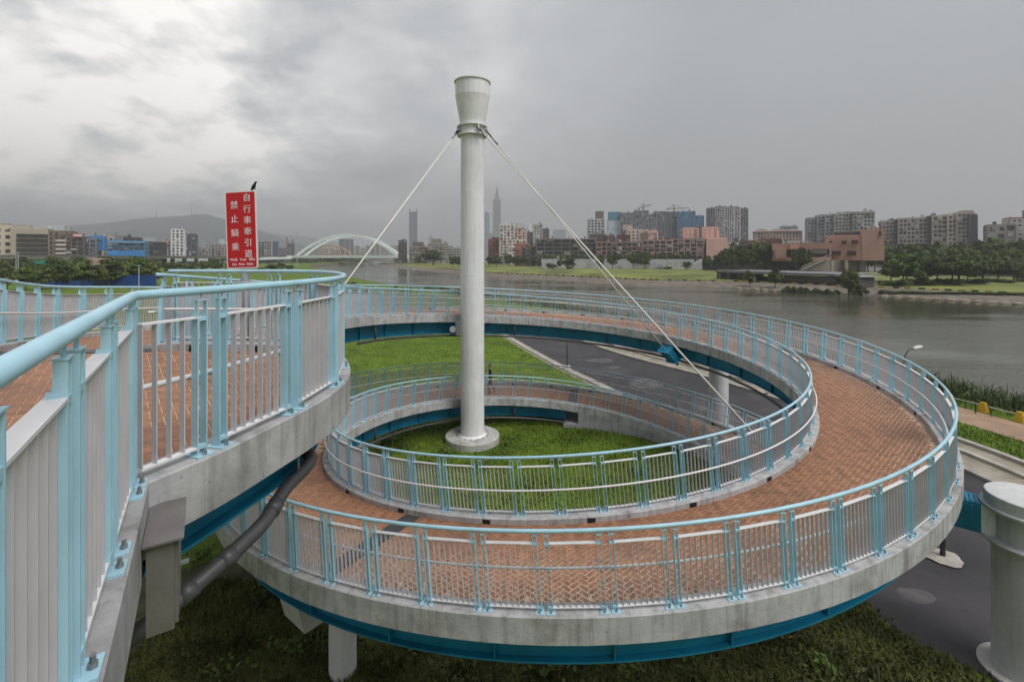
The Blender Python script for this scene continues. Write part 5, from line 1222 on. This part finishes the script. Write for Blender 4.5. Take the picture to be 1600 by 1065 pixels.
    frus('crown', 9, 8, 312.8, 309); frus('crown', 5.2, 5.0, 309, 302.5); frus('crown', 3.8, 3.4, 302.5, 297); frus('crown', 2.2, 1.6, 297, 293)
    MB().tube([(x, Y, zz(293)), (x, Y, zz(282.5))], .5*s, 8, r2=.12*s).obj('spire', m, t)
    # cranes
    for xm, yt, x0, x1, yb, l, tilt in ((1005, 318, 997, 1018, 330, 'left tower crane above the scaffolded shells', 3), (1053, 320, 1042, 1077, 334, 'right tower crane above the scaffolded shells', 0)):
        Y = 700; b = P(xm, yb, Y); t = thing('tower_crane', l, 'crane', tuple(b), 'tower cranes over the shells'); cm = flat(hexc('6f6a62'))
        MB().tube([P(xm, yb+6, Y), P(xm, yt, Y)], .8, 4).obj('mast', cm, t)
        MB().tube([P(x0, yt+6+tilt*.6, Y), P(x1, yt+5-tilt*1.1, Y)], .65, 4).obj('jib', cm, t); MB().box(P(x0+1.5, yt+7+tilt*.5, Y), (2.4, 1.5, 2.2)).obj('counterweight', cm, t)
        MB().tube([P(x0+1, yt+6+tilt*.5, Y), P(xm, yt, Y), P(x0*.3+x1*.7, yt+5-tilt*.7, Y)], .25, 4).obj('tie', cm, t); MB().box(P(xm+.7, yt+7, Y), (1.8, 1.6, 1.8)).obj('cab', cm, t)
city_left()

# ------------------------------------------------------------------ bridges, viaduct, walls
M_GREENST = mat('pale_green_steel', hexc('dde6e4'), .5, .06, .1)
def arch_bridge():
    Y = 740; t = thing('arch_bridge', 'pale green steel arch bridge over the far river', 'bridge', tuple(P(540, 405, Y)))
    def arch(y_off, nm):
        pts = []
        for k in range(41):
            u = k/40; x = 461+u*(622-461); y = 401.5-34.5*(1-(2*u-1)**2); yy = Y+y_off+u*(-14); p = P(x, y, Y+u*(-14)); pts.append(Vector((p.x, yy, p.z)))
        # box section
        mb = MB(); n = len(pts)
        for p in pts:
            for dy, dz in ((-1.2, -1.8), (1.2, -1.8), (1.2, 1.8), (-1.2, 1.8)): mb.v.append((p.x, p.y+dy, p.z+dz))
        for i in range(n-1):
            for j in range(4): mb.f.append((4*i+j, 4*i+(j+1) % 4, 4*i+4+(j+1) % 4, 4*i+4+j)); mb.m.append(0)
        mb.obj(nm, M_GREENST, t); return pts
    f = arch(0, 'front_arch'); b = arch(30, 'rear_arch')
    zd = P(540, 400.5, Y).z
    h = MB()
    for pts in (f, b):
        for k in range(3, 38, 2): h.b2(pts[k].x-.10, pts[k].x+.10, pts[k].y-.1, pts[k].y+.1, zd, pts[k].z-1.2)
    tag(h.obj('hanger', M_GREENST, t), kind='stuff')
    dk = MB(); a = P(458, 402, Y); e = P(628, 400.5, Y-14)
    dk.box(((a.x+e.x)/2, Y+8, zd-1.2), ((e.x-a.x)+6, 46, 2.2)); dk.obj('deck', M_GREENST, t)
    MB().box(((a.x+e.x)/2, Y-15.3, zd+.6), ((e.x-a.x)+6, .3, 1.2)).obj('parapet', M_GREENST, t)
    for x in (461, 621): MB().b2(P(x, 0, Y).x-3, P(x, 0, Y).x+3, Y-10, Y+34, WZ-2, zd-2.31).obj('pier', flat(hexc('8f8e88')), t)
    for k in range(8):
        p = f[8+k*3]; q = b[8+k*3]; MB().tube([p, q], .5, 6).obj('cross_strut', M_GREENST, t)
    # approaches
    t2 = thing('bridge_approach', 'pale green girder approach of the arch bridge on the left bank', 'bridge', tuple(P(350, 410, 600)))
    pts = [P(458, 403, 740), P(395, 404.5, 640), P(330, 405.5, 560), P(280, 406, 500), P(230, 409, 430)]
    fr = line_frames([Vector((p.x, p.y, 0)) for p in pts]); fr = [(Vector((p.x, p.y, p.z)), n) for p, (_, n) in zip(pts, fr)]
    MB().sweep(fr, [(-7, -1.3), (-7, 1.6), (7, 1.6), (7, -1.3)]).obj('girder', M_GREENST, t2)
    for k, p in enumerate(pts[1:]): MB().b2(p.x-1.4, p.x+1.4, p.y-3, p.y+3, GZ-1, p.z-1.31).obj('pier', flat(hexc('8f8e88')), t2)
    t3 = thing('bridge_approach', 'pale green girder approach of the arch bridge right of the river', 'bridge', tuple(P(640, 405, 730)))
    MB().b2(P(628, 0, 730).x, P(667, 0, 730).x, 722, 745, P(0, 403.5, 730).z, P(0, 400.5, 730).z).obj('girder', M_GREENST, t3); MB().b2(P(640, 0, 730).x, P(667, 0, 730).x, 700, 712, P(0, 401, 700).z, P(0, 397.2, 700).z).obj('ramp_girder', M_GREENST, t3)
    for x in (633, 648, 663): MB().b2(P(x, 0, 730).x-1.5, P(x, 0, 730).x+1.5, 726, 740, CITYZ-2, P(0, 403.5, 730).z).obj('pier', flat(hexc('8f8e88')), t3)
arch_bridge()
def orange_bridge():
    Y = 960; t = thing('orange_arch_bridge', 'small orange arched bridge behind the pale green arch', 'bridge', tuple(P(515, 400, Y))); om = flat(hexc('b98a52'))
    pts = []
    for k in range(25): u = k/24; pts.append(P(478+u*72, 398-15*(1-(2*u-1)**2), Y))
    MB().tube(pts, 1.5, 6).obj('arch', om, t, True)
    h = MB(); z = P(0, 397, Y).z
    for k in range(2, 24, 2): h.b2(pts[k].x-.5, pts[k].x+.5, Y-.5, Y+.5, z, pts[k].z)
    tag(h.obj('hanger', om, t), kind='stuff')
    MB().b2(P(468, 0, Y).x, P(575, 0, Y).x, Y-6, Y+6, z-3.5, z).obj('deck', flat(hexc('8c7f72')), t)
    for x in (482, 500, 520, 548): MB().b2(P(x, 0, Y).x-1.5, P(x, 0, Y).x+1.5, Y-4, Y+4, WZ-1, z-3.51).obj('pier', flat(hexc('8c857d')), t)
orange_bridge()
def viaduct():
    t = thing('viaduct', 'long grey elevated expressway behind the trees on the left', 'viaduct', tuple(P(100, 405, 300)))
    pts = [P(-260, 399, 235), P(-100, 399.5, 255), P(40, 400, 285), P(150, 400.5, 320), P(230, 400.7, 380), P(300, 401, 480), P(420, 400.5, 700), P(470, 399.5, 900)]
    fr = line_frames([Vector((p.x, p.y, 0)) for p in pts]); fr = [(Vector((p.x, p.y, p.z-.3)), n) for p, (_, n) in zip(pts, fr)]
    MB().sweep(fr, [(-8, -1.6), (-8.5, -.1), (8.5, -.1), (8, -1.6)]).obj('deck', flat(hexc('8d8781')), t)
    for s in (-8.3, 8.3): MB().sweep(fr, [(s-.15, -.099), (s-.15, .95), (s+.15, .95), (s+.15, -.099)]).obj('parapet', flat(hexc('5c5b5b')), t)
    L_, at = resample([p for p, _ in fr]); s = 10
    while s < L_: p = at(s); MB().b2(p.x-1.3, p.x+1.3, p.y-1.3, p.y+1.3, GZ-1, p.z-1.61).obj('pier', flat(hexc('8f8780')), t); s += 30
    w = thing('viaduct_ramp_wall', 'pinkish concrete ramp wall below the expressway on the left', 'wall', tuple(P(130, 415, 262)))
    mb = MB(); a, b = P(112, 403, 262), P(146, 404, 262); mb.prism([(a.x, -6), (a.x, a.z), (b.x, b.z), (b.x, -9.4), (P(128, 0, 262).x, -6.5)], 'y', 262, 272); mb.obj('wall', flat(hexc('a08c80')), w)
    g = thing('green_site_hoarding', 'bright green site hoarding among the trees on the left', 'fence', tuple(P(66, 412, 225))); 
    for k in range(6): a, b = P(54+k*4.1, 406, 225+k*.05), P(58+k*4.1, 412.5, 225); MB().b2(a.x, b.x-.05, 225+k*.05, 225.2+k*.05, b.z, a.z).obj('panel', flat(hexc('3c8e74')), g)
    for k in range(4): a = P(55+k*7, 406, 225.3); MB().b2(a.x-.08, a.x+.08, 225.5, 225.7, GZ, a.z).obj('post', M_PIPE, g)
    h = thing('blue_site_hoarding', 'deep blue site hoarding behind the left railing under the trees', 'fence', tuple(P(150, 440, 150)))
    for k in range(22):
        x = 64+k*8.2; a, b = P(x, 429.5+(k % 3)*.3, 150), P(x+8.0, 446, 150); MB().b2(a.x, b.x, 150, 150.12, GZ, a.z).obj('panel', flat(hexc('1d4482'), .5, .15, .4), h)
viaduct()
def walls():
    wm = mat('painted_flood_wall', hexc('b5b7b9'), .8, .08, .15, stain=hexc('8a8c8c'), stain_scale=.12)
    t = thing('flood_wall', 'long white flood wall with faded murals behind the far lawn', 'wall', tuple(P(980, 420, 345)))
    a, b = P(846, 404.5, 352), P(1085, 405, 330); d = b-a; n = 12
    for k in range(n):
        p = a.lerp(b, k/n); q = a.lerp(b, (k+1)/n-.0015); ang = math.atan2((q-p).y, (q-p).x); h = (p.z-(CITYZ-1)); MB().box(((p.x+q.x)/2, (p.y+q.y)/2, CITYZ-1+h/2), ((q-p).length, .6, h), Matrix.Rotation(ang, 3, 'Z')).obj('wall_panel', wm, t)
    mb = MB(); y0 = 329.4; A, B, C_ = P(1066, 418.5, y0), P(1094, 405, y0), P(1094, 420.5, y0); mb.prism([(A.x, A.z), (B.x, B.z), (C_.x, C_.z-1)], 'y', y0-6, y0-1); mb.obj('ramp_wall', flat(hexc('9a9b9c')), t)
    # flat faded mural patches
    for x0, x1, y0_, y1_, c in ((1009, 1022, 412, 417, 'a58f8a'), (968, 975, 414, 417, '9aa3a0'), (1028, 1036, 413, 418, '8f8c9a'), (1042, 1052, 411, 417, '8da08d')):
        Y = 352+(x0-846)/239*-22-1.2; pa, pb = P(x0, y0_, Y), P(x1, y1_, Y); MB().b2(pa.x, pb.x, Y-.02, Y+.02, pb.z, pa.z).obj('mural_patch', flat(hexc(c), .8, .4, .5), t)
    dk = mat('dark_flood_wall', hexc('57534f'), .9, .25, .12, stain=hexc('3c3935'), stain_scale=.1)
    t = thing('flood_wall', 'dark stained flood wall behind the riverside quay', 'wall', tuple(P(1170, 420, 260)))
    a, b = P(1098, 405.5, 300), P(1300, 406, 236)
    for k in range(11):
        p = a.lerp(b, k/11); q = a.lerp(b, (k+1)/11-.003); ang = math.atan2((q-p).y, (q-p).x); z0 = -9.6; h = p.z-z0; rt = Matrix.Rotation(ang, 3, 'Z')
        MB().box(((p.x+q.x)/2, (p.y+q.y)/2, z0+h/2), ((q-p).length, .6, h), rt).obj('wall_panel', dk, t); MB().box((p.x, p.y-.45, z0+h/2), (.7, .5, h), rt).obj('buttress', dk, t)
    t = thing('flood_wall', 'dark flood wall at the right edge behind the big trees', 'wall', tuple(P(1580, 420, 205)))
    a, b = P(1380, 408, 225), P(1720, 404, 190)
    for k in range(12):
        p = a.lerp(b, k/12); q = a.lerp(b, (k+1)/12-.003); ang = math.atan2((q-p).y, (q-p).x); z0 = -10; h = p.z-z0
        MB().box(((p.x+q.x)/2, (p.y+q.y)/2, z0+h/2), ((q-p).length, .6, h), Matrix.Rotation(ang, 3, 'Z')).obj('wall_panel', dk, t)
    a, b = P(1530, 432, 196), P(1720, 436, 178); d = b-a; w = thing('parapet_wall', 'low pale parapet in front of the dark wall on the right', 'wall', tuple(b))
    for k in range(8):
        p = a.lerp(b, k/8); q = a.lerp(b, (k+1)/8-.004); ang = math.atan2((q-p).y, (q-p).x); MB().box(((p.x+q.x)/2, (p.y+q.y)/2, (p.z-11)/2), ((q-p).length, .5, p.z+11), Matrix.Rotation(ang, 3, 'Z')).obj('wall_panel', flat(hexc('9c958c')), w)
    # quay / outfall platform on the river
    q = thing('outfall_quay', 'dark concrete quay with a pale deck edge on the far river bank', 'quay', tuple(P(1200, 440, 200)))
    def slab(nm, x0, y0, Y0, x1, y1, Y1, th, dep, m):
        a, b = P(x0, y0, Y0), P(x1, y1, Y1); ang = math.atan2((b-a).y, (b-a).x); L_ = (Vector((b.x, b.y))-Vector((a.x, a.y))).length; c = (a+b)/2; sd = Vector((-math.sin(ang), math.cos(ang), 0)); c2 = c+sd*dep/2; MB().box((c2.x, c2.y, c.z-th/2), (L_, dep, th), Matrix.Rotation(ang, 3, 'Z')).obj(nm, m, q)
    slab('deck', 1118, 420.5, 212, 1305, 430.5, 170, .9, 26, flat(hexc('77767a')))
    slab('deck_edge', 1120, 421.5, 211, 1228, 424, 188, .5, 1.2, flat(hexc('a9abad')))
    slab('abutment', 1120, 425, 212.6, 1168, 427, 203, 8, 20, dk); slab('lower_wall', 1200, 428.5, 194, 1306, 433.5, 170.6, 2.4, 3, dk)
    for x in (1122, 1136, 1152): p = P(x, 424, 211-(x-1122)*.2); MB().b2(p.x-.5, p.x+.5, p.y-2, p.y-1, WZ-1, p.z-1).obj('pier', dk, q)
    # stairs up to the salmon building
    st = thing('outdoor_stair', 'pale outdoor stair climbing to the salmon building', 'stairs', tuple(P(1260, 420, 215)))
    for k in range(14): u = k/13; p = P(1252+u*42, 421-u*19, 216); MB().box(p, (.95, 2.2, .35)).obj('step', flat(hexc('a3968d')), st)
    MB().tube([P(1252, 417.5, 214.8), P(1294, 398.5, 214.8)], .12, 6).obj('handrail', flat(hexc('a8968c')), st)
    mb = MB(); A, B, C_ = P(1256, 422, 217), P(1297, 403, 217), P(1297, 424, 217); mb.prism([(A.x, A.z), (B.x, B.z), (C_.x, C_.z)], 'y', 216.8, 218.5); mb.obj('stair_wall', flat(hexc('857c75')), st)
    pil = thing('pillar_hall', 'grey pillared ground floor under the salmon building', 'building', tuple(P(1340, 420, 233)))
    MB().b2(P(1297, 0, 234).x, P(1345, 0, 234).x, 234, 244, -9.5, -1.75).obj('wall', flat(hexc('7d756f')), pil)
    for x in (1300, 1322, 1346, 1350): MB().b2(P(x, 0, 232).x-.7, P(x, 0, 232).x+.7, 231.5, 233, -9.5, -1.75).obj('pillar', flat(hexc('8f877f')), pil)
    # second outfall tower right
    q = thing('outfall_quay', 'small dark quay with a railing left of the big trees', 'quay', tuple(P(1360, 440, 160))); 
    MB().b2(P(1342, 0, 160).x, P(1372, 0, 160).x, 160, 178, P(0, 433, 160).z, P(0, 431, 160).z).obj('deck', flat(hexc('a7a9aa')), q); MB().b2(P(1344, 0, 160).x, P(1370, 0, 160).x, 161, 177, WZ-1, P(0, 433.1, 160).z).obj('wall', dk, q)
    for k in range(7): p = P(1343+k*4.7, 427, 160.4); MB().tube([p, p-Vector((0, 0, .95))], .04, 5).obj('railing_post', M_STEEL, q)
    MB().tube([P(1342, 427, 160.4), P(1372, 427, 160.4)], .05, 5).obj('railing_bar', M_STEEL, q)
    # mooring stones and kerb marks along the far shore
    mk = MB(); mk2 = MB(); L_, at = resample([p for p, _ in FB]); 
    for k in range(int(L_/3)):
        s = k*3; p = at(s)
        if not (60 < p.y < 420): continue
        i = min(range(len(FB)), key=lambda j: (FB[j][0]-p).length); n = FB[i][1]; e = p+n*15.3; (mk if k % 2 else mk2).box((e.x, e.y, WZ+2.0), (1.6, .5, .55), Matrix.Rotation(math.atan2(n.y, n.x)+R(90), 3, 'Z'))
    tag(mk.obj('kerb_blocks', flat(hexc('a8905a'))), 'row of yellowish kerb blocks along the far shore', 'kerb', kind='stuff'); tag(mk2.obj('kerb_blocks', flat(hexc('3c3a36'))), 'row of dark kerb blocks along the far shore', 'kerb', kind='stuff')
    # groyne stones near the water on the right
    sm = flat(hexc('857a6a'), .9, .2, .6); k = 0
    for x, y in [(1155+i*13.5, 450.5+i*.75) for i in range(9)]+[(1382+i*21, 462.5+i*1.25) for i in range(11)]:
        p = G(x, y, WZ+.1); rg = random.Random(k); mb = MB(); n = 7
        for zz, r in ((-.6, 1.0), (.15, .85), (.5, .4)):
            for j in range(n): a = 2*math.pi*j/n; mb.v.append((p.x+r*1.5*math.cos(a)*rg.uniform(.8, 1.15), p.y+r*math.sin(a)*rg.uniform(.8, 1.15), p.z+zz*rg.uniform(.8, 1.2)))
        for i in range(2):
            for j in range(n): mb.f.append((i*n+j, i*n+(j+1) % n, (i+1)*n+(j+1) % n, (i+1)*n+j)); mb.m.append(0)
        mb.f.append(tuple(range(2*n, 3*n))); mb.m.append(0)
        o_ = ['first', 'second', 'third', 'fourth', 'fifth', 'sixth', 'seventh', 'eighth', 'ninth', 'tenth', 'eleventh'][k if k < 9 else k-9]; lab = o_+' pale groyne stone from the left below the yellow green bank' if k < 9 else o_+' pale groyne stone from the left below the big trees'
        tag(mb.obj('groyne_stone', sm), lab, 'stone', 'groyne stones on the left' if k < 9 else 'groyne stones on the right'); k += 1
walls()

# ------------------------------------------------------------------ planting
ORD = ['first', 'second', 'third', 'fourth', 'fifth', 'sixth', 'seventh', 'eighth', 'ninth', 'tenth', 'eleventh', 'twelfth']
_fs = np.array([(p.x, p.y, n.x, n.y) for p, n in FB])
def ground_z(x, y):
    d = (x-_fs[:, 0])**2+(y-_fs[:, 1])**2; i = int(d.argmin()); px_, py_, nx, ny = _fs[i]; s_ = (x-px_)*nx+(y-py_)*ny
    if s_ < -40: return GZ
    return WZ+float(np.interp(s_, [-3, 1.5, 15, 26, 55, 75], [-1.2, .25, 1.75, 2.3, 3.4, 3.65]))
def planting():
    def T(kind, x, yb, Y, hpx, label, group=None, i=0, wide=1.0, cat='tree', z=None):
        p = P(x, yb, Y); top = P(x, yb-hpx*1.04, Y).z; gz = ground_z(p.x, p.y); h0 = hpx*Y/FPX*1.08; h = max(.8, top-gz) if gz < top else h0
        tree(kind, (p.x, p.y, gz-.1), h, label, group, i, wide*h0/h, cat)
    # far lawn
    T('round', 677, 414, 520, 24, 'big dark rounded tree alone on the far lawn left of the mast', 'far lawn trees', 0, 1.45)
    T('round', 653, 412, 540, 12, 'small dark tree left of the big rounded tree', 'far lawn trees', 1, 1.2)
    for k, (x, yb, h) in enumerate([(708, 411, 12), (716, 411, 10), (765, 413, 14), (776, 414, 15), (795, 414, 16), (808, 416, 17), (820, 414, 14), (836, 416, 16), (848, 416, 17), (860, 417, 15)]):
        T('round', x, yb, 430-k*3, h, ORD[k-2]+' dark lawn tree in the row right of the mast' if x > 740 else ['larger', 'smaller'][k]+' dark lawn tree just left of the mast', 'row of lawn trees by the mast', k, 1.15)
    T('round', 890, 417.5, 330, 16, 'dark tree with a shrub at its foot before the white wall', 'far lawn trees', 0, 1.3); T('bush', 863, 417, 330, 7, 'low hedge bush left of the white wall', None, 0, 2.2, 'shrub'); T('bush', 890, 418, 326, 6, 'low shrub under the tree before the white wall', None, 1, 1.8, 'shrub'); T('mid', 875, 413, 338, 10, 'small tree left of the cable before the white wall', 'far lawn trees', 1, 1.3)
    T('mid', 938, 415, 335, 12, 'round small tree right of the cables by the white wall', 'far lawn trees', 2, 1.2); T('round', 957, 420, 325, 26, 'lollipop tree with a bare trunk before the white wall', 'far lawn trees', 2, .85); T('mid', 990, 419, 325, 27, 'left of the pair of trees before the white wall', 'far lawn trees', 0, .75); T('round', 1007, 420, 322, 26, 'right of the pair of trees before the white wall', 'far lawn trees', 1, .9)
    T('bush', 1040, 420, 320, 4, 'low clipped hedge along the white wall', None, 0, 4, 'hedge'); T('round', 1073, 426, 300, 18, 'dark leaning shrub at the end of the white wall', None, 2, .9, 'shrub')
    for k in range(9): T('round', 1022+k*7.5, 407, 372, 11, ORD[k]+' dark tree crown from the left over the white wall', 'trees behind the white wall', k, 1.3)
    for k in range(10): T('mid', 850+k*15, 405, 380, 9, ORD[k]+' tree top from the left in front of the dark terrace', 'trees before the dark terrace', k, 1.5)
    T('round', 1105, 418, 290, 18, 'dark bush at the foot of the pale pink block', None, 1, 1.0, 'shrub')
    for k, (x, h) in enumerate([(1122, 14), (1133, 21), (1146, 24), (1158, 25), (1170, 28), (1183, 30), (1196, 30), (1207, 26)]): T('mid' if k % 3 else 'round', x, 408, 262-k, h, ORD[k]+' bushy tree from the left in the belt beside the salmon wing', 'tree belt left of the salmon wing', k, 1.0)
    T('mid', 1146, 385, 330, 8, 'green crown peeping over the tree belt', None, 2, 1.6)
    for k, (x, h) in enumerate([(1243, 21), (1254, 22), (1264, 20)]): T('round', x, 409, 232-k, h, ['left', 'middle', 'right'][k]+' dark tree in front of the salmon wing', 'trees before the salmon wing', k, .85)
    T('mid', 1172, 448, 183, 26, 'grey green willow bush on the bank by the quay', None, 1, .85, 'shrub'); T('round', 1211, 453, 176, 33, 'dark dense bush on the bank left of the bright grass', None, 0, .68, 'shrub'); T('mid', 1326, 458, 152, 36, 'green bush on the bank right of the bright grass', None, 2, .9, 'shrub'); T('bush', 1345, 459, 150, 16, 'low dark shrub under the right bank bush', None, 0, 1.5, 'shrub')
    # right belt
    for k in range(26):
        x = 1345+k*11; h = [30, 34, 31, 36, 30, 28, 33, 30][k % 8]+(6 if x > 1520 else 0); T(['mid', 'round', 'mid', 'fresh'][k % 4], x, 412, 262-k*1.5, h*.98, 'tree in the dense belt below the apartment row', 'dense tree belt on the right', k, 1.0)
    for k in range(20): x = 1440+k*13; T(['fresh', 'mid'][k % 2], x, 410, 222-k*.8, 22, 'light green crown above the dark wall on the right', 'crowns above the right wall', k, 1.2)
    T('fresh', 1412, 449, 165, 56, 'tall fresh green tree left of the spreading dark trees', 'big riverside trees', 0, .78); T('wide', 1498, 450, 160, 52, 'broad dark spreading tree on the right bank', 'big riverside trees', 0, 1.0); T('mid', 1450, 449, 168, 46, 'yellow green tree between the two big riverside trees', 'big riverside trees', 1, .9); T('wide', 1535, 449, 172, 44, 'dark spreading tree right of the broad one', 'big riverside trees', 1, .7); T('mid', 1440, 450, 160, 26, 'small dark tree under the big riverside trees', 'big riverside trees', 2, .9)
    for k in range(22): T('bush', 1378+k*10.5, 449+(k % 3), 166-(k % 4)*2, 12+(k*7) % 6, 'dark undergrowth shrub below the big riverside trees', 'undergrowth below the big trees', k, 1.25, 'shrub')
    for k in range(9): T('mid' if k % 2 else 'round', 1392+k*24, 446, 178-(k % 3)*4, 34+(k*5) % 12, ORD[k]+' dark tree from the left filling gaps among the big riverside trees', 'filler trees on the right bank', k, .95)
    T('bush', 1596, 437, 175, 14, 'round bush at the right edge before the parapet', None, 1, 1.0, 'shrub')
    for k in range(24): x = 1385+k*14; T('bush', x, 461+k*.55, 149-k*1.2, 9, 'low clipped hedge clump along the right shore', 'hedge clumps along the right shore', k, 1.9, 'hedge')
    for k in range(8): x = 1228+k*11; T('bush', x, 451+k*.9, 163-k*1.4, 6, ORD[k]+' dark shore shrub from the left below the bright grass', 'shore shrubs below the bright grass', 0, 2.2, 'shrub')
    # left woods and trees
    for k in range(17): x = -20+k*16; T('round' if k % 2 else 'mid', x, 424, 205+k*6, 24-(k % 3)*3, 'dark tree in the wood below the expressway', 'left wood below the expressway', k, 1.3)
    for k in range(11):
        x = [12, 40, 66, 88, 104, 128, 150, 170, 196, 212, 238][k]; T(['mid', 'fresh', 'mid', 'round'][k % 4], x, 444, 128+k*3, [26, 30, 27, 40, 24, 36, 30, 38, 30, 42, 34][k], ORD[k]+' leafy tree from the left behind the left railing', 'trees behind the left railing', k, 1.05)
    for k, (x, yb, h) in enumerate([(265, 428, 18), (283, 430, 20), (300, 428, 18), (322, 424, 17), (338, 424, 20), (410, 432, 14), (425, 428, 16), (440, 424, 14), (452, 426, 12), (392, 430, 18), (360, 430, 16)]): T('mid' if k % 2 else 'round', x, yb, 255+k*8, h, ORD[k]+' tree counted along the left river flats around the red sign', 'trees on the left flats', k, 1.2)
    for k in range(10): T('bush', 470+k*10.5, 410-k*.3, 640+k*30, 7, ORD[k]+' shrub from the left on the bank under the arch bridge', 'shrubs under the arch bridge', k, 2.2, 'shrub')
    for k, (x, yb, h, Y) in enumerate([(556, 452, 14, 120), (545, 452, 12, 118), (616, 452, 8, 125), (640, 455, 7, 122), (630, 454, 6, 122), (717, 454, 6, 110), (655, 453, 4, 124), (575, 452, 7, 120)]): T('bush', x, yb, Y, h, ORD[k]+' green shrub counted on the near bank behind the far railing', 'near bank shrubs behind the far railing', k, 1.1, 'shrub')
planting(); drop_unused()

def cars():
    def car(label, p, rz, col):
        t = thing('parked_car', label, 'car', tuple(p), 'parked cars'); L_, W = 4.4, 1.75
        mb = MB(); prof = [(-2.2, .35), (-2.2, .85), (-1.9, .95), (-1.5, 1.0), (1.1, .98), (2.1, .82), (2.2, .6), (2.2, .35)]; mb.prism(prof, 'y', -W/2, W/2); mb.obj('body', flat(hexc(col), .35), t)
        cb = MB(); cb.prism([(-1.6, 1.0), (-1.2, 1.45), (.3, 1.47), (1.0, 1.0)], 'y', -W/2+.1, W/2-.1); cb.obj('cabin', GLASS['dark'], t)
        for x in (-1.35, 1.35):
            for y in (-W/2+.05, W/2-.05): MB().tube([(x, y-.1, .33), (x, y+.1, .33)], .33, 12).obj('wheel', M_DARK, t)
        for c in t.children: c.matrix_parent_inverse = Matrix.Identity(4)
        t.rotation_euler = (0, 0, rz)
    for k, (x, y, Y) in enumerate([(768, 411.5, 455), (790, 412, 450), (787, 411.5, 470), (812, 412, 448), (830, 412, 446), (712, 411, 470), (703, 410.5, 480)]):
        p = P(x, y, Y); p.z = CITYZ+.05 if p.z < CITYZ else p.z; car(ORD[k]+' small pale car parked behind the far lawn trees', p, R(90+k*7), 'c3c5c7' if k % 2 else '9ea3a8')
    for k, (x, y, Y) in enumerate([(26, 431, 170), (40, 430, 175), (80, 424, 210), (100, 424, 214), (112, 425, 208)]):
        p = G(x, y); car(ORD[k]+' white vehicle from the left glimpsed between the left trees', P(x, 401-GZ*FPX/(Y), Y), R(20+k*5), 'd2d3d2')
cars()
def poles():
    for x, Y, yt, l in ((25, 170, 395, 'left of two slim lamp masts on the left'), (28.5, 172, 395, 'right of two slim lamp masts on the left'), (217, 150, 415, 'white post in front of the blue hoarding'), (265, 300, 408, 'thin pole left of the red sign'), (464, 420, 363, 'tall thin mast in front of the arch bridge')):
        p = P(x, yt, Y); t = thing('slim_pole', l, 'pole', (p.x, Y, GZ)); MB().tube([(p.x, Y, GZ), (p.x, Y, p.z)], .17 if Y < 300 else .35, 6, r2=.12 if Y < 300 else .2).obj('shaft', flat(hexc('a5a8aa')), t); MB().box((p.x, Y, p.z), (.9, .3, .25)).obj('head', flat(hexc('a5a8aa')), t)
poles()

# ------------------------------------------------------------------ hills and haze
def hill(ridge, Y, depth, col, seed):
    n = 90; xs = np.linspace(ridge[0][0], ridge[-1][0], n); ys = np.interp(xs, [r[0] for r in ridge], [r[1] for r in ridge]); rows = 12; mb = MB()
    for j in range(rows+1):
        u = j/rows
        for i in range(n):
            p = P(xs[i], ys[i], Y); h = p.z-CITYZ; front = 1-abs(2*u-1)
            X = p.x; yy = Y+(u-.5)*depth; nz_ = mnoise.fractal(Vector((X*.0016, yy*.0016, seed)), 1.0, 2.0, 5)
            z = CITYZ-12+h*(front**.75)*(1+.22*nz_*(1-front)*2)+mnoise.fractal(Vector((X*.01, yy*.01, seed+3)), 1.0, 2.0, 3)*7*front
            mb.v.append((X, yy, z))
    for j in range(rows):
        for i in range(n-1): mb.f.append((j*n+i, j*n+i+1, (j+1)*n+i+1, (j+1)*n+i)); mb.m.append(0)
    tag(mb.obj('hills', mat('forest_hill_%d' % seed, hexc(col), .9, .3, .012, col2=hexc('3a4642')), None, True), kind='structure')
hill([(-400, 392), (60, 372), (85, 353), (110, 349), (140, 348), (170, 345), (200, 341), (230, 337.5), (260, 335.5), (290, 334.5), (308, 331), (322, 332.5), (345, 338), (372, 346), (405, 358), (430, 366), (470, 380), (520, 395)], 3300, 1600, '26302f', 4)
hill([(300, 384), (360, 358), (405, 357), (430, 363), (455, 366), (470, 367), (500, 372), (540, 380), (600, 388), (680, 394), (800, 396)], 5600, 1600, '26302f', 9)
for x, y0, y1 in ((245, 337, 326), (299, 333, 326)):
    a, b = P(x, y0+1, 3300), P(x, y1, 3300); tag(MB().tube([a-Vector((0, 0, 20)), b], 4, 5, r2=1.5).obj('hill_antenna', flat(hexc('6a6a6a'))), 'left antenna mast on the hill ridge' if x < 270 else 'right antenna mast on the hill ridge', 'antenna')
def haze():
    mb = MB().b2(-8800, 8800, -860, 8800, WZ-1.5, 565); m = bpy.data.materials.new('haze'); m.use_nodes = True; nt = m.node_tree; nt.nodes.clear()
    o = nt.nodes.new('ShaderNodeOutputMaterial'); v = nt.nodes.new('ShaderNodeVolumePrincipled'); v.inputs['Color'].default_value = (.90, .91, .93, 1); v.inputs['Density'].default_value = 0.00032; v.inputs['Anisotropy'].default_value = 0.2
    nt.links.new(v.outputs[0], o.inputs['Volume']); ob = mb.obj('haze', m); tag(ob, 'thin grey haze over the river and the far city', 'haze', kind='stuff')
haze()
